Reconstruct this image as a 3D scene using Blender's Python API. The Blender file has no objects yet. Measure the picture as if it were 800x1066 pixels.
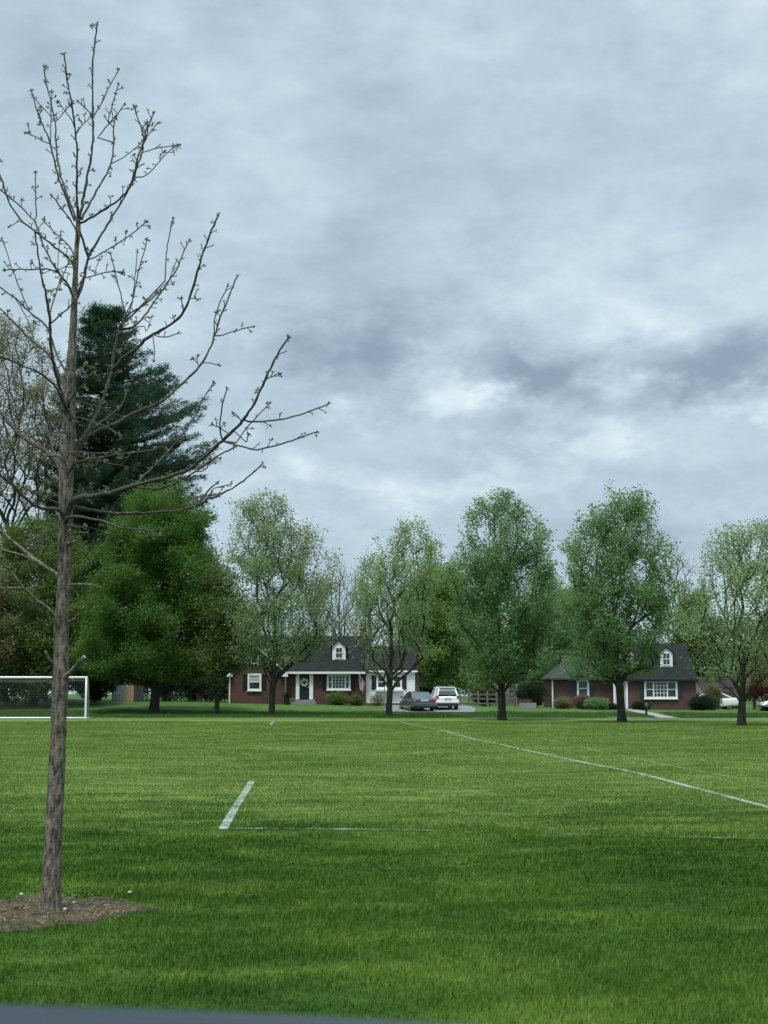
import bpy, bmesh, math, random
import numpy as np
from mathutils import Vector, noise, Matrix
R = math.radians
rng = np.random.default_rng(7)
random.seed(7)
sc = bpy.context.scene
COL = sc.collection

# ------------------------------------------------------------------ camera
F = 1600.0; CX, CY = 400.0, 533.0; HOR = 722.0; CAMZ = 1.5
PITCH = math.atan((HOR - CY) / F); CP, SP = math.cos(PITCH), math.sin(PITCH)

def ray(px, py):
    dx, dy = (px - CX) / F, (CY - py) / F
    return Vector((dx, CP - dy * SP, SP + dy * CP))

def at(px, py, Y):
    r = ray(px, py); t = Y / r.y
    return Vector((r.x * t, Y, CAMZ + r.z * t))

def sstep(a, b, v):
    t = np.clip((v - a) / (b - a), 0, 1); return t * t * (3 - 2 * t)

def gz(x, y):
    """height of the lawn: a flat pitch, then a bank up to the houses"""
    x = np.asarray(x, float); y = np.asarray(y, float)
    lvl = np.clip(0.60 - 0.0159 * x, 0.12, 1.05)
    und = 0.020 * np.sin(x * .42 + 1.0) * np.sin(y * .31 + .4) + 0.012 * np.sin(x * .9 + y * .23) * np.cos(y * .55)
    und = und * sstep(8, 20, y) * (1 - .7 * sstep(130, 260, np.abs(x) + y))
    return sstep(103, 124.5, y) * lvl + und

def ground(px, py):
    r = ray(px, py); lo, hi = 1.0, 800.0
    for _ in range(60):
        m = .5 * (lo + hi); t = m / r.y
        if CAMZ + r.z * t > float(gz(r.x * t, m)): lo = m
        else: hi = m
    t = lo / r.y
    return Vector((r.x * t, lo, CAMZ + r.z * t))

cam = bpy.data.cameras.new('camera'); co = bpy.data.objects.new('camera', cam); COL.objects.link(co)
cam.sensor_fit = 'HORIZONTAL'; cam.sensor_width = 36; cam.lens = 72; cam.clip_end = 3000; cam.clip_start = .02
co.location = (0, 0, CAMZ); co.rotation_euler = (R(90) + PITCH, 0, 0)
cam.dof.use_dof = True; cam.dof.focus_distance = 40; cam.dof.aperture_fstop = 19
sc.camera = co

# ------------------------------------------------------------------ object helpers
def tag(o, label=None, cat=None, group=None, kind=None):
    if label: o['label'] = label
    if cat: o['category'] = cat
    if group: o['group'] = group
    if kind: o['kind'] = kind
    return o

def empty(name, loc, label, cat, group=None):
    o = bpy.data.objects.new(name, None); COL.objects.link(o); o.location = loc
    o.empty_display_size = .2
    return tag(o, label, cat, group)

def wloc(o):
    v = Vector(o.location)
    while o.parent: o = o.parent; v = v + Vector(o.location)
    return v

def link(name, me, mat, parent=None, origin=None, smooth=False):
    """mesh data is in world coordinates; shift it to the parent's (or given) origin"""
    for m in (mat if isinstance(mat, (list, tuple)) else [mat]): me.materials.append(m)
    o = bpy.data.objects.new(name, me); COL.objects.link(o)
    if parent is not None:
        off = wloc(parent); o.parent = parent
        me.transform(Matrix.Translation(-off))
    elif origin is not None:
        me.transform(Matrix.Translation(-Vector(origin))); o.location = origin
    if smooth: me.polygons.foreach_set('use_smooth', [True] * len(me.polygons))
    return o

def npmesh(name, V, faces_list, matidx=None):
    """faces_list: list of int arrays (n,k)"""
    me = bpy.data.meshes.new(name)
    V = np.asarray(V, np.float32)
    me.vertices.add(len(V)); me.vertices.foreach_set('co', V.ravel())
    loops = np.concatenate([f.ravel() for f in faces_list]).astype(np.int32)
    tot = np.concatenate([np.full(len(f), f.shape[1], np.int32) for f in faces_list])
    start = np.concatenate([[0], np.cumsum(tot)[:-1]]).astype(np.int32)
    me.loops.add(len(loops)); me.loops.foreach_set('vertex_index', loops)
    me.polygons.add(len(tot)); me.polygons.foreach_set('loop_start', start); me.polygons.foreach_set('loop_total', tot)
    if matidx is not None: me.polygons.foreach_set('material_index', matidx.astype(np.int32))
    me.update(calc_edges=True); me.validate()
    return me

class MB:
    """collects shapes for ONE mesh object"""
    def __init__(s): s.v = []; s.f = []
    def add(s, vs, fs):
        n = len(s.v); s.v += [tuple(v) for v in vs]; s.f += [tuple(i + n for i in f) for f in fs]; return s
    def box(s, x0, x1, y0, y1, z0, z1):
        vs = [(x, y, z) for z in (z0, z1) for y in (y0, y1) for x in (x0, x1)]
        return s.add(vs, [(0, 2, 3, 1), (4, 5, 7, 6), (0, 1, 5, 4), (2, 6, 7, 3), (0, 4, 6, 2), (1, 3, 7, 5)])
    def prism(s, poly, d):
        """closed polygon (list of 3D points) extruded by vector d"""
        n = len(poly); d = Vector(d); P = [Vector(p) for p in poly]
        return s.add(P + [p + d for p in P], [tuple(range(n))[::-1], tuple(range(n, 2 * n))] + [(i, (i + 1) % n, n + (i + 1) % n, n + i) for i in range(n)])
    def slab(s, q, t):
        P = [Vector(p) for p in q]; n = (P[1] - P[0]).cross(P[2] - P[0]).normalized()
        return s.prism(P, n * t)
    def tube(s, pts, rad, n=8, cap=True):
        V, Fq, Ft = tube_arrays([Vector(p) for p in pts], rad if hasattr(rad, '__len__') else [rad] * len(pts), n, cap)
        return s.add(V, [tuple(f) for f in Fq] + [tuple(f) for f in Ft])
    def lathe(s, prof, c, n=16):
        k = len(prof); vs = []
        for (r, z) in prof:
            for i in range(n):
                a = 2 * math.pi * i / n; vs.append((c[0] + r * math.cos(a), c[1] + r * math.sin(a), c[2] + z))
        fs = [(j * n + i, j * n + (i + 1) % n, (j + 1) * n + (i + 1) % n, (j + 1) * n + i) for j in range(k - 1) for i in range(n)]
        fs += [tuple(range(n))[::-1], tuple(range((k - 1) * n, k * n))]
        return s.add(vs, fs)
    def build(s, name, mat, parent=None, origin=None, smooth=False, bevel=0):
        me = bpy.data.meshes.new(name); me.from_pydata(s.v, [], s.f)
        bm = bmesh.new(); bm.from_mesh(me); bmesh.ops.recalc_face_normals(bm, faces=bm.faces)
        if bevel: bmesh.ops.bevel(bm, geom=list(bm.edges), offset=bevel, segments=2, affect='EDGES', profile=.6)
        bm.to_mesh(me); bm.free()
        return link(name, me, mat, parent, origin, smooth)

def tube_arrays(pts, rad, n, cap=True):
    P = np.array([list(p) for p in pts], float); m = len(P); rad = np.asarray(rad, float)
    T = np.gradient(P, axis=0) if m > 2 else np.repeat((P[1] - P[0])[None], m, 0)
    T /= np.linalg.norm(T, axis=1)[:, None] + 1e-12
    ref = np.array([0, 1, 0.]) if abs(T[0][1]) < .8 else np.array([1., 0, 0])
    A = np.zeros_like(P); a = np.cross(T[0], ref); a /= np.linalg.norm(a)
    for i in range(m):
        a = a - T[i] * a.dot(T[i]); a /= np.linalg.norm(a) + 1e-12; A[i] = a
    B = np.cross(T, A); th = 2 * np.pi * np.arange(n) / n
    V = (P[:, None] + rad[:, None, None] * (np.cos(th)[None, :, None] * A[:, None] + np.sin(th)[None, :, None] * B[:, None])).reshape(-1, 3)
    i = np.arange(m - 1)[:, None] * n; j = np.arange(n)[None]; j2 = (j + 1) % n
    Q = np.stack([i + j, i + j2, i + n + j2, i + n + j], -1).reshape(-1, 4)
    Tr = np.zeros((0, 3), int)
    if cap:
        V = np.vstack([V, P[-1] + T[-1] * rad[-1] * .6]); k = len(V) - 1; b = (m - 1) * n
        Tr = np.stack([b + np.arange(n), b + (np.arange(n) + 1) % n, np.full(n, k)], -1)
    return V, Q, Tr

class Tubes:
    def __init__(s): s.V = []; s.Q = []; s.T = []; s.n = 0
    def add(s, pts, rad, n=6):
        V, Q, T = tube_arrays(pts, rad, n); s.V.append(V); s.Q.append(Q + s.n); s.T.append(T + s.n); s.n += len(V)
    def mesh(s, name): return npmesh(name, np.vstack(s.V), [np.vstack(s.Q), np.vstack(s.T)])

# ------------------------------------------------------------------ materials
class NT:
    def __init__(s, tree): s.t = tree; tree.nodes.clear()
    def n(s, typ, **kw):
        nd = s.t.nodes.new(typ)
        for k, v in kw.items():
            if k == 'ins':
                for a, b in v.items():
                    if hasattr(b, 'is_output') or isinstance(b, bpy.types.NodeSocket): s.t.links.new(b, nd.inputs[a])
                    else: nd.inputs[a].default_value = b
            else: setattr(nd, k, v)
        return nd
    def math(s, op, a, b=0.0, c=None, clamp=False):
        nd = s.t.nodes.new('ShaderNodeMath'); nd.operation = op; nd.use_clamp = clamp
        for i, v in enumerate((a, b) if c is None else (a, b, c)):
            if isinstance(v, bpy.types.NodeSocket): s.t.links.new(v, nd.inputs[i])
            else: nd.inputs[i].default_value = v
        return nd.outputs[0]
    def noise(s, vec, scale, detail=4, rough=.55, dist=0):
        nd = s.n('ShaderNodeTexNoise', ins={'Scale': scale, 'Detail': detail, 'Roughness': rough, 'Distortion': dist})
        if vec is not None: s.t.links.new(vec, nd.inputs['Vector'])
        return nd.outputs['Fac']
    def mapping(s, vec, scale=(1, 1, 1), loc=(0, 0, 0)):
        nd = s.n('ShaderNodeMapping', ins={'Scale': scale, 'Location': loc}); s.t.links.new(vec, nd.inputs['Vector']); return nd.outputs[0]
    def ramp(s, fac, stops, interp='LINEAR'):
        nd = s.t.nodes.new('ShaderNodeValToRGB'); e = nd.color_ramp.elements; nd.color_ramp.interpolation = interp
        while len(e) < len(stops): e.new(.5)
        for el, (p, c) in zip(e, stops): el.position = p; el.color = (*c, 1) if len(c) == 3 else c
        s.t.links.new(fac, nd.inputs[0]); return nd.outputs[0]
    def mix(s, fac, a, b, blend='MIX'):
        nd = s.t.nodes.new('ShaderNodeMix'); nd.data_type = 'RGBA'; nd.blend_type = blend
        for k, v in ((0, fac), (6, a), (7, b)):
            if isinstance(v, bpy.types.NodeSocket): s.t.links.new(v, nd.inputs[k])
            else: nd.inputs[k].default_value = v if k == 0 else (*v, 1)
        return nd.outputs[2]
    def link(s, a, b): s.t.links.new(a, b)

def new_mat(name):
    m = bpy.data.materials.new(name); m.use_nodes = True; return m, NT(m.node_tree)

def pbr(name, col, rough=.6, var=.15, scale=4.0, metallic=0, spec=.4, bump=0, bscale=20, coat=0, vec_scale=(1, 1, 1)):
    m, t = new_mat(name)
    tc = t.n('ShaderNodeTexCoord').outputs['Object']; v = t.mapping(tc, vec_scale)
    f = t.noise(v, scale, 5)
    c0 = tuple(c * (1 - var) for c in col); c1 = tuple(min(1, c * (1 + var)) for c in col)
    c = t.ramp(f, [(.3, c0), (.7, c1)])
    b = t.n('ShaderNodeBsdfPrincipled', ins={'Base Color': c, 'Roughness': rough, 'Metallic': metallic, 'Specular IOR Level': spec, 'Coat Weight': coat, 'Coat Roughness': .08})
    if bump:
        bn = t.n('ShaderNodeBump', ins={'Strength': bump, 'Distance': .02, 'Height': t.noise(v, bscale, 5)}); t.link(bn.outputs[0], b.inputs['Normal'])
    o = t.n('ShaderNodeOutputMaterial'); t.link(b.outputs[0], o.inputs[0]); return m

def leafmat(name, cols, clump=.9, transl=.42, spec=.15, clump_amt=.55):
    """cols: 3 colours from darker to lighter; chosen per leaf, shifted per clump"""
    m, t = new_mat(name)
    geo = t.n('ShaderNodeNewGeometry'); pos = geo.outputs['Position']
    r = geo.outputs['Random Per Island']; nz = t.noise(pos, clump, 3)
    nz = t.math('MULTIPLY_ADD', t.math('SUBTRACT', nz, .5), clump_amt * 3, .5)
    f = t.math('ADD', t.math('MULTIPLY', r, .5), t.math('MULTIPLY', nz, .5), clamp=True)
    c = t.ramp(f, [(.1, cols[0]), (.5, cols[1]), (.92, cols[2])])
    d = t.n('ShaderNodeBsdfPrincipled', ins={'Base Color': c, 'Roughness': .65, 'Specular IOR Level': spec})
    tr = t.n('ShaderNodeBsdfTranslucent', ins={'Color': t.mix(.5, c, (c_ := tuple(x * 1.2 for x in cols[2])))})
    mx = t.n('ShaderNodeMixShader', ins={0: transl}); t.link(d.outputs[0], mx.inputs[1]); t.link(tr.outputs[0], mx.inputs[2])
    o = t.n('ShaderNodeOutputMaterial'); t.link(mx.outputs[0], o.inputs[0]); return m

M = {}
M['white'] = pbr('white_paint', (.80, .81, .80), .5, .06, 3)
M['goal_white'] = pbr('goal_paint', (.8, .82, .82), .4, .05, 3)
M['roof'] = pbr('dark_shingle', (.021, .024, .023), .95, .45, 3, spec=.08, bump=.4, bscale=14, vec_scale=(1, 1, 4))
M['roof_grey'] = pbr('grey_shingle', (.048, .054, .052), .9, .35, 3, spec=.1, bump=.4, bscale=14, vec_scale=(1, 1, 4))
M['roof_brown'] = pbr('brown_shingle', (.04, .030, .026), .85, .35, 3, bump=.4, bscale=14)
M['shutter'] = pbr('black_shutter', (.014, .018, .022), .5, .2, 6)
M['shutter_blue'] = pbr('blue_shutter', (.025, .038, .06), .5, .2, 6)
M['door'] = pbr('dark_door', (.012, .025, .03), .35, .2, 4)
M['concrete'] = pbr('concrete', (.24, .24, .235), .85, .15, 2, bump=.2)
M['drive'] = pbr('driveway_asphalt', (.165, .18, .175), .85, .15, 1.5, bump=.2)
M['fence'] = pbr('weathered_wood', (.24, .24, .23), .85, .3, 3, vec_scale=(6, 6, .6))
M['fence_tan'] = pbr('tan_wood', (.40, .26, .16), .8, .2, 3, vec_scale=(6, 6, .6))
M['fence_dark'] = pbr('dark_wood', (.05, .055, .05), .8, .25, 3, vec_scale=(6, 6, .6))
M['net'] = pbr('net_cord', (.13, .145, .14), .8, .1)
M['metal'] = pbr('grey_steel', (.35, .36, .36), .4, .1, metallic=.6)
M['rubber'] = pbr('tyre_rubber', (.018, .018, .018), .75, .2)
M['rim'] = pbr('alloy_rim', (.45, .46, .47), .35, .1, metallic=.8)
M['car_grey'] = pbr('grey_car_paint', (.09, .115, .125), .3, .04, 2, metallic=.35, coat=.8)
M['car_white'] = pbr('white_car_paint', (.78, .79, .79), .3, .03, 2, coat=.8)
M['car_silver'] = pbr('silver_car_paint', (.25, .26, .27), .3, .04, 2, metallic=.4, coat=.8)
M['black_plastic'] = pbr('black_plastic', (.02, .02, .022), .5, .2)
M['tail'] = pbr('tail_light_red', (.28, .015, .012), .2, .1, coat=.8)
M['plate'] = pbr('plate', (.6, .62, .62), .5, .05)
M['sill'] = pbr('car_door_blue_grey', (.016, .023, .032), .45, .06, 6, spec=.35)
M['sill_dark'] = pbr('door_rubber', (.03, .036, .042), .6, .1)
M['green_post'] = pbr('green_post', (.012, .035, .025), .45, .2)
M['dirt'] = None
M['stone'] = pbr('white_pebble', (.50, .49, .45), .7, .15, 30)
M['pot'] = pbr('white_pot', (.62, .63, .62), .6, .1)
M['blind'] = pbr('window_blind', (.42, .44, .43), .7, .1, 1, vec_scale=(1, 1, 20))
M['chimney_cap'] = pbr('chimney_cap', (.30, .29, .27), .8, .15)
M['rail'] = pbr('grey_rail', (.12, .125, .12), .8, .2)

def glassmat(name, col):
    m, t = new_mat(name)
    pos = t.n('ShaderNodeNewGeometry').outputs['Position']
    c = t.ramp(t.noise(pos, 1.3, 2), [(.35, col), (.7, tuple(x * 1.8 for x in col))])
    b = t.n('ShaderNodeBsdfPrincipled', ins={'Base Color': c, 'Roughness': .08, 'Specular IOR Level': .6})
    o = t.n('ShaderNodeOutputMaterial'); t.link(b.outputs[0], o.inputs[0]); return m
M['glass'] = glassmat('window_glass', (.022, .028, .03))
M['car_glass'] = glassmat('car_glass', (.03, .045, .045))

def brickmat(name, c1, c2, mortar):
    m, t = new_mat(name)
    pos = t.n('ShaderNodeNewGeometry').outputs['Position']
    sx = t.n('ShaderNodeSeparateXYZ'); t.link(pos, sx.inputs[0])
    cb = t.n('ShaderNodeCombineXYZ', ins={'X': t.math('ADD', sx.outputs[0], sx.outputs[1]), 'Y': sx.outputs[2]})
    br = t.n('ShaderNodeTexBrick', ins={'Color1': (*c1, 1), 'Color2': (*c2, 1), 'Mortar': (*mortar, 1), 'Scale': 1.0, 'Mortar Size': .009, 'Brick Width': .22, 'Row Height': .075, 'Bias': -.1})
    t.link(cb.outputs[0], br.inputs['Vector'])
    n = t.noise(pos, .9, 5); c = t.mix(.55, br.outputs[0], t.ramp(n, [(.3, (.55, .55, .55)), (.7, (1.2, 1.15, 1.1))]), 'MULTIPLY')
    b = t.n('ShaderNodeBsdfPrincipled', ins={'Base Color': c, 'Roughness': .9, 'Specular IOR Level': .2})
    bn = t.n('ShaderNodeBump', ins={'Strength': .4, 'Distance': .01, 'Height': t.math('SUBTRACT', 1.0, br.outputs['Fac'])}); t.link(bn.outputs[0], b.inputs['Normal'])
    o = t.n('ShaderNodeOutputMaterial'); t.link(b.outputs[0], o.inputs[0]); return m
M['brick'] = brickmat('dark_red_brick', (.128, .058, .046), (.092, .043, .036), (.12, .098, .086))

def barkmat(name, dark, light, sc_=9.0, bump=.7, zs=.22):
    m, t = new_mat(name)
    pos = t.n('ShaderNodeNewGeometry').outputs['Position']
    v = t.mapping(pos, (1, 1, zs))
    n1 = t.noise(v, sc_, 6, .65, .6); n2 = t.noise(pos, sc_ * .45, 3); vo = t.n('ShaderNodeTexVoronoi', ins={'Scale': sc_ * 1.6}); t.link(v, vo.inputs['Vector'])
    h = t.math('ADD', t.math('MULTIPLY', n1, .65), t.math('MULTIPLY', vo.outputs['Distance'], .5))
    hz = t.noise(t.mapping(pos, (1, 1, 3.2)), sc_ * .9, 4)
    f = t.math('ADD', t.math('MULTIPLY', h, .75), t.math('MULTIPLY', n2, .3))
    c = t.ramp(f, [(.42, dark), (.56, tuple(.45 * (a + b) for a, b in zip(dark, light))), (.70, light)])
    c = t.mix(.20, c, t.ramp(hz, [(.35, tuple(.6 * x for x in dark)), (.6, light)]), 'MIX')
    b = t.n('ShaderNodeBsdfPrincipled', ins={'Base Color': c, 'Roughness': .92, 'Specular IOR Level': .15})
    bn = t.n('ShaderNodeBump', ins={'Strength': bump, 'Distance': .025, 'Height': t.math('ADD', h, t.math('MULTIPLY', hz, .3))}); t.link(bn.outputs[0], b.inputs['Normal'])
    o = t.n('ShaderNodeOutputMaterial'); t.link(b.outputs[0], o.inputs[0]); return m
M['bark_near'] = barkmat('flaky_grey_brown_bark', (.036, .031, .024), (.25, .215, .168), 30.0, 1.0)
M['bark_twig'] = barkmat('twig_bark', (.036, .031, .027), (.125, .107, .09), 60.0, .5, .5)
M['bark'] = barkmat('dark_bark', (.022, .020, .017), (.075, .066, .055), 7.0, .7)
M['bark_grey'] = barkmat('grey_bark', (.05, .048, .046), (.13, .12, .115), 7.0, .5)
M['wood_break'] = pbr('broken_wood', (.34, .27, .21), .85, .25, 30, vec_scale=(1, 1, .3))

# foliage palettes (albedo)
M['lf_maple'] = leafmat('bright_maple_leaves', [(0.036, 0.077, 0.018), (0.074, 0.156, 0.029), (0.148, 0.256, 0.052)], .7)
M['lf_mid'] = leafmat('mid_green_leaves', [(0.081, 0.142, 0.044), (0.161, 0.257, 0.070), (0.270, 0.379, 0.098)], .8)
M['lf_deep'] = leafmat('deep_green_leaves', [(0.068, 0.143, 0.066), (0.143, 0.252, 0.100), (0.247, 0.374, 0.133)], .8)
M['lf_pale'] = leafmat('pale_spring_leaves', [(0.115, 0.181, 0.084), (0.216, 0.313, 0.137), (0.328, 0.408, 0.171)], .8)
M['lf_bronze'] = leafmat('bronze_tipped_leaves', [(0.114, 0.128, 0.059), (0.190, 0.202, 0.093), (0.250, 0.238, 0.119)], .8)
M['lf_olive'] = leafmat('olive_leaves', [(0.055, 0.099, 0.027), (0.112, 0.176, 0.046), (0.180, 0.246, 0.066)], .6)
M['lf_brown'] = leafmat('brown_bud_leaves', [(0.108, 0.105, 0.057), (0.186, 0.178, 0.094), (0.257, 0.246, 0.130)], .8)
M['lf_dark'] = leafmat('dark_evergreen_leaves', [(.012, .026, .014), (.022, .046, .022), (.036, .066, .030)], .9)
M['lf_pine'] = leafmat('pine_needles', [(0.019, 0.050, 0.029), (0.040, 0.086, 0.046), (0.072, 0.128, 0.067)], .8, .15)
M['lf_red'] = leafmat('dark_red_leaves', [(.075, .022, .018), (.13, .04, .032), (.20, .075, .05)], .9)
M['lf_orange'] = leafmat('orange_bronze_leaves', [(.14, .075, .025), (.22, .13, .045), (.30, .19, .07)], .9)
M['lf_pink'] = leafmat('pink_shrub_leaves', [(.07, .055, .035), (.17, .10, .075), (.34, .22, .18)], 1.6)
M['lf_yellow'] = leafmat('yellow_green_leaves', [(.055, .075, .022), (.10, .13, .035), (.16, .18, .05)], .9)
M['lf_bud'] = leafmat('young_leaf_buds', [(.13, .125, .07), (.20, .20, .11), (.28, .28, .16)], 6.0, .35)
# ------------------------------------------------------------------ sky and light
def build_world():
    w = bpy.data.worlds.new('World'); sc.world = w; w.use_nodes = True
    t = NT(w.node_tree)
    SUN_EL, SUN_AZ = R(68), R(205)          # azimuth from +Y, clockwise
    sky = t.n('ShaderNodeTexSky', sky_type='NISHITA', sun_disc=False, sun_elevation=SUN_EL, sun_rotation=SUN_AZ, air_density=1.0, dust_density=2.0)
    d = t.n('ShaderNodeTexCoord').outputs['Generated']
    sx = t.n('ShaderNodeSeparateXYZ'); t.link(d, sx.inputs[0]); x, y, z = sx.outputs
    el = t.math('ARCSINE', z); az = t.math('ARCTAN2', x, y)
    # cloud sheet seen in perspective: direction meets a high plane
    zz = t.math('ADD', t.math('MAXIMUM', z, 0.0), .16)
    cv = t.n('ShaderNodeCombineXYZ', ins={'X': t.math('DIVIDE', x, zz), 'Y': t.math('DIVIDE', y, zz), 'Z': 3.1})
    big = t.noise(t.mapping(cv.outputs[0], (1, .75, 1), (3.7, 1.2, 0)), 1.0, 6, .52, .35)
    lv = t.n('ShaderNodeCombineXYZ', ins={'X': az, 'Y': t.math('MULTIPLY', el, 1.7), 'Z': 2.3})
    mid = t.noise(t.mapping(lv.outputs[0], (1, 1, 1), (1.3, 4.2, 2)), 7.5, 7, .58, .12)
    fine = t.noise(t.mapping(lv.outputs[0], (1, 1.2, 1), (7.3, 8.2, 5)), 20.0, 6, .6, .3)
    # wobble used to break up the outline of single clouds
    wv = t.n('ShaderNodeCombineXYZ', ins={'X': az, 'Y': t.math('MULTIPLY', el, 1.5), 'Z': .7})
    w1 = t.math('SUBTRACT', t.noise(wv.outputs[0], 11, 6, .62), .5); w2 = t.math('SUBTRACT', t.noise(t.mapping(wv.outputs[0], (1, 1, 1), (5, 2, 8)), 11, 6, .62), .5)
    w3 = t.math('SUBTRACT', t.noise(wv.outputs[0], 34, 5, .6), .5); rag = t.math('MULTIPLY_ADD', w3, 2.6, 1.0)
    azw = t.math('MULTIPLY_ADD', w1, .20, az); elw = t.math('MULTIPLY_ADD', w2, .09, el)
    def blob(px, py, rx, ry):
        r = ray(px, py).normalized(); a0 = math.atan2(r.x, r.y); e0 = math.asin(r.z)
        sa, se = rx / F, ry / F
        u = t.math('DIVIDE', t.math('SUBTRACT', azw, a0), sa); v = t.math('DIVIDE', t.math('SUBTRACT', elw, e0), se)
        q = t.math('ADD', t.math('MULTIPLY', u, u), t.math('MULTIPLY', v, v))
        return t.math('POWER', 2.718, t.math('MULTIPLY', q, -1.0))
    dens = t.math('MULTIPLY_ADD', t.math('SUBTRACT', big, .5), .26, t.math('MULTIPLY_ADD', t.math('SUBTRACT', mid, .5), .55, t.math('MULTIPLY', t.math('SUBTRACT', fine, .5), .32)))
    br = t.math('SUBTRACT', .50, dens)
    #            px   py   rx   ry  strength (+ bright, - dark)
    for (a, b, rx, ry, k) in ((375, 340, 90, 52, -.30), (745, 385, 75, 36, -.36), (590, 388, 50, 45, -.30), (20, 70, 70, 110, -.05),
                              (455, 150, 170, 120, -.04), (700, 560, 120, 30, -.08), (480, 475, 90, 16, -.06), (500, 440, 60, 22, -.06),
                              (560, 470, 200, 14, .05), (520, 402, 70, 13, .25), (648, 388, 52, 17, .27), (395, 512, 95, 20, .26), (590, 420, 120, 16, .10), (450, 420, 60, 18, .12),
                              (270, 495, 40, 18, .20), (700, 330, 80, 22, .14), (600, 270, 95, 40, .11), (300, 160, 160, 120, .02), (780, 30, 60, 60, .09), (520, 20, 120, 50, .05),
                              (796, 408, 34, 12, .26), (640, 440, 170, 12, .10), (360, 215, 30, 22, .08), (560, 500, 40, 9, .08), (250, 560, 60, 25, .06)):
        bl = blob(a, b, rx, ry); bl = t.math('MULTIPLY', bl, rag) if k > .1 else bl
        br = t.math('MULTIPLY_ADD', bl, k, br)
    # torn cloud edges in the band of broken cloud low in the sky
    tv = t.noise(t.mapping(lv.outputs[0], (1, 1, 1), (3.3, 1.7, 4)), 11.0, 9, .6, .15)
    e1 = math.asin(ray(400, 430).normalized().z); em = t.math('DIVIDE', t.math('SUBTRACT', el, e1), 105 / F)
    mask = t.math('POWER', 2.718, t.math('MULTIPLY', t.math('MULTIPLY', em, em), -1.0))
    br = t.math('MULTIPLY_ADD', t.math('SUBTRACT', sstep_node(t, tv, .46, .60), .45), t.math('MULTIPLY_ADD', mask, .17, .035), br)
    col = t.ramp(br, [(.12, (.246, .342, .420)), (.36, (.380, .500, .582)), (.52, (.474, .614, .692)), (.70, (.614, .752, .798)), (.92, (.82, .91, .92))])
    # an overcast sky is brightest overhead and dim near the ground
    up = t.math('MULTIPLY_ADD', sstep_node(t, z, .46, .93), 1.6, 1.0)
    lit = t.mix(1.0, col, (5.5, 5.4, 5.5), 'MULTIPLY')
    sc_ = t.n('ShaderNodeVectorMath', operation='SCALE'); t.link(lit, sc_.inputs[0]); t.link(up, sc_.inputs['Scale'])
    c = t.mix(.96, sky.outputs[0], sc_.outputs[0])
    bg = t.n('ShaderNodeBackground', ins={'Strength': .1}); t.link(c, bg.inputs[0])
    o = t.n('ShaderNodeOutputWorld'); t.link(bg.outputs[0], o.inputs[0])
    l = bpy.data.lights.new('sun', 'SUN'); l.energy = 1.5; l.angle = R(10); l.color = (1, .97, .92)
    so = bpy.data.objects.new('sun', l); COL.objects.link(so); so.location = (-10, -20, 40)
    dv = Vector((math.sin(SUN_AZ) * math.cos(SUN_EL), math.cos(SUN_AZ) * math.cos(SUN_EL), math.sin(SUN_EL)))
    so.rotation_euler = dv.to_track_quat('Z', 'Y').to_euler()
    vs = sc.view_settings; vs.view_transform = 'Standard'; vs.look = 'None'; vs.gamma = 1; vs.exposure = 1.0; vs.use_curve_mapping = False

def sstep_node(t, v, a, b):
    nd = t.n('ShaderNodeMapRange', interpolation_type='SMOOTHSTEP', ins={'From Min': a, 'From Max': b, 'To Min': 0.0, 'To Max': 1.0})
    t.link(v, nd.inputs[0]); return nd.outputs[0]
build_world()

# ------------------------------------------------------------------ lawn
def grass_colour(t, lift=1.0):
    pos = t.n('ShaderNodeNewGeometry').outputs['Position']
    flat = t.mapping(pos, (1, 1, 0))
    a = t.noise(flat, .16, 4, .6, .3); b = t.noise(t.mapping(flat, (.55, 1.0, 1)), 1.1, 5, .62, .2); c = t.noise(flat, 6.0, 4, .6)
    f = t.math('ADD', t.math('MULTIPLY', a, .34), t.math('ADD', t.math('MULTIPLY', b, .48), t.math('MULTIPLY', c, .18))); f = t.math('MULTIPLY_ADD', t.math('SUBTRACT', f, .5), 1.25, .5)
    # the mown pitch is paler and more yellow than the longer grass outside it
    sx = t.n('ShaderNodeSeparateXYZ'); t.link(pos, sx.inputs[0])
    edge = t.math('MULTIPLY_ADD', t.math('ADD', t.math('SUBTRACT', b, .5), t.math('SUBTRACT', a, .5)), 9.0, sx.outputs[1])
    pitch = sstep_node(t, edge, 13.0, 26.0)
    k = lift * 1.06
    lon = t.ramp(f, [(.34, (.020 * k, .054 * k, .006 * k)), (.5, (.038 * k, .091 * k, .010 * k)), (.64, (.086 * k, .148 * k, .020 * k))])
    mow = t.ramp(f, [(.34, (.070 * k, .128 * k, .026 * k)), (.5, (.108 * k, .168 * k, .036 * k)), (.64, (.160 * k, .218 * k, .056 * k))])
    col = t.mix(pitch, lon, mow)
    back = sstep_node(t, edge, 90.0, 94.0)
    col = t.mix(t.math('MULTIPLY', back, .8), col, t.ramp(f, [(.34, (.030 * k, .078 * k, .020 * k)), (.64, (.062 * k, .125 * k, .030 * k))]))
    return col, pos, c, f

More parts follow.
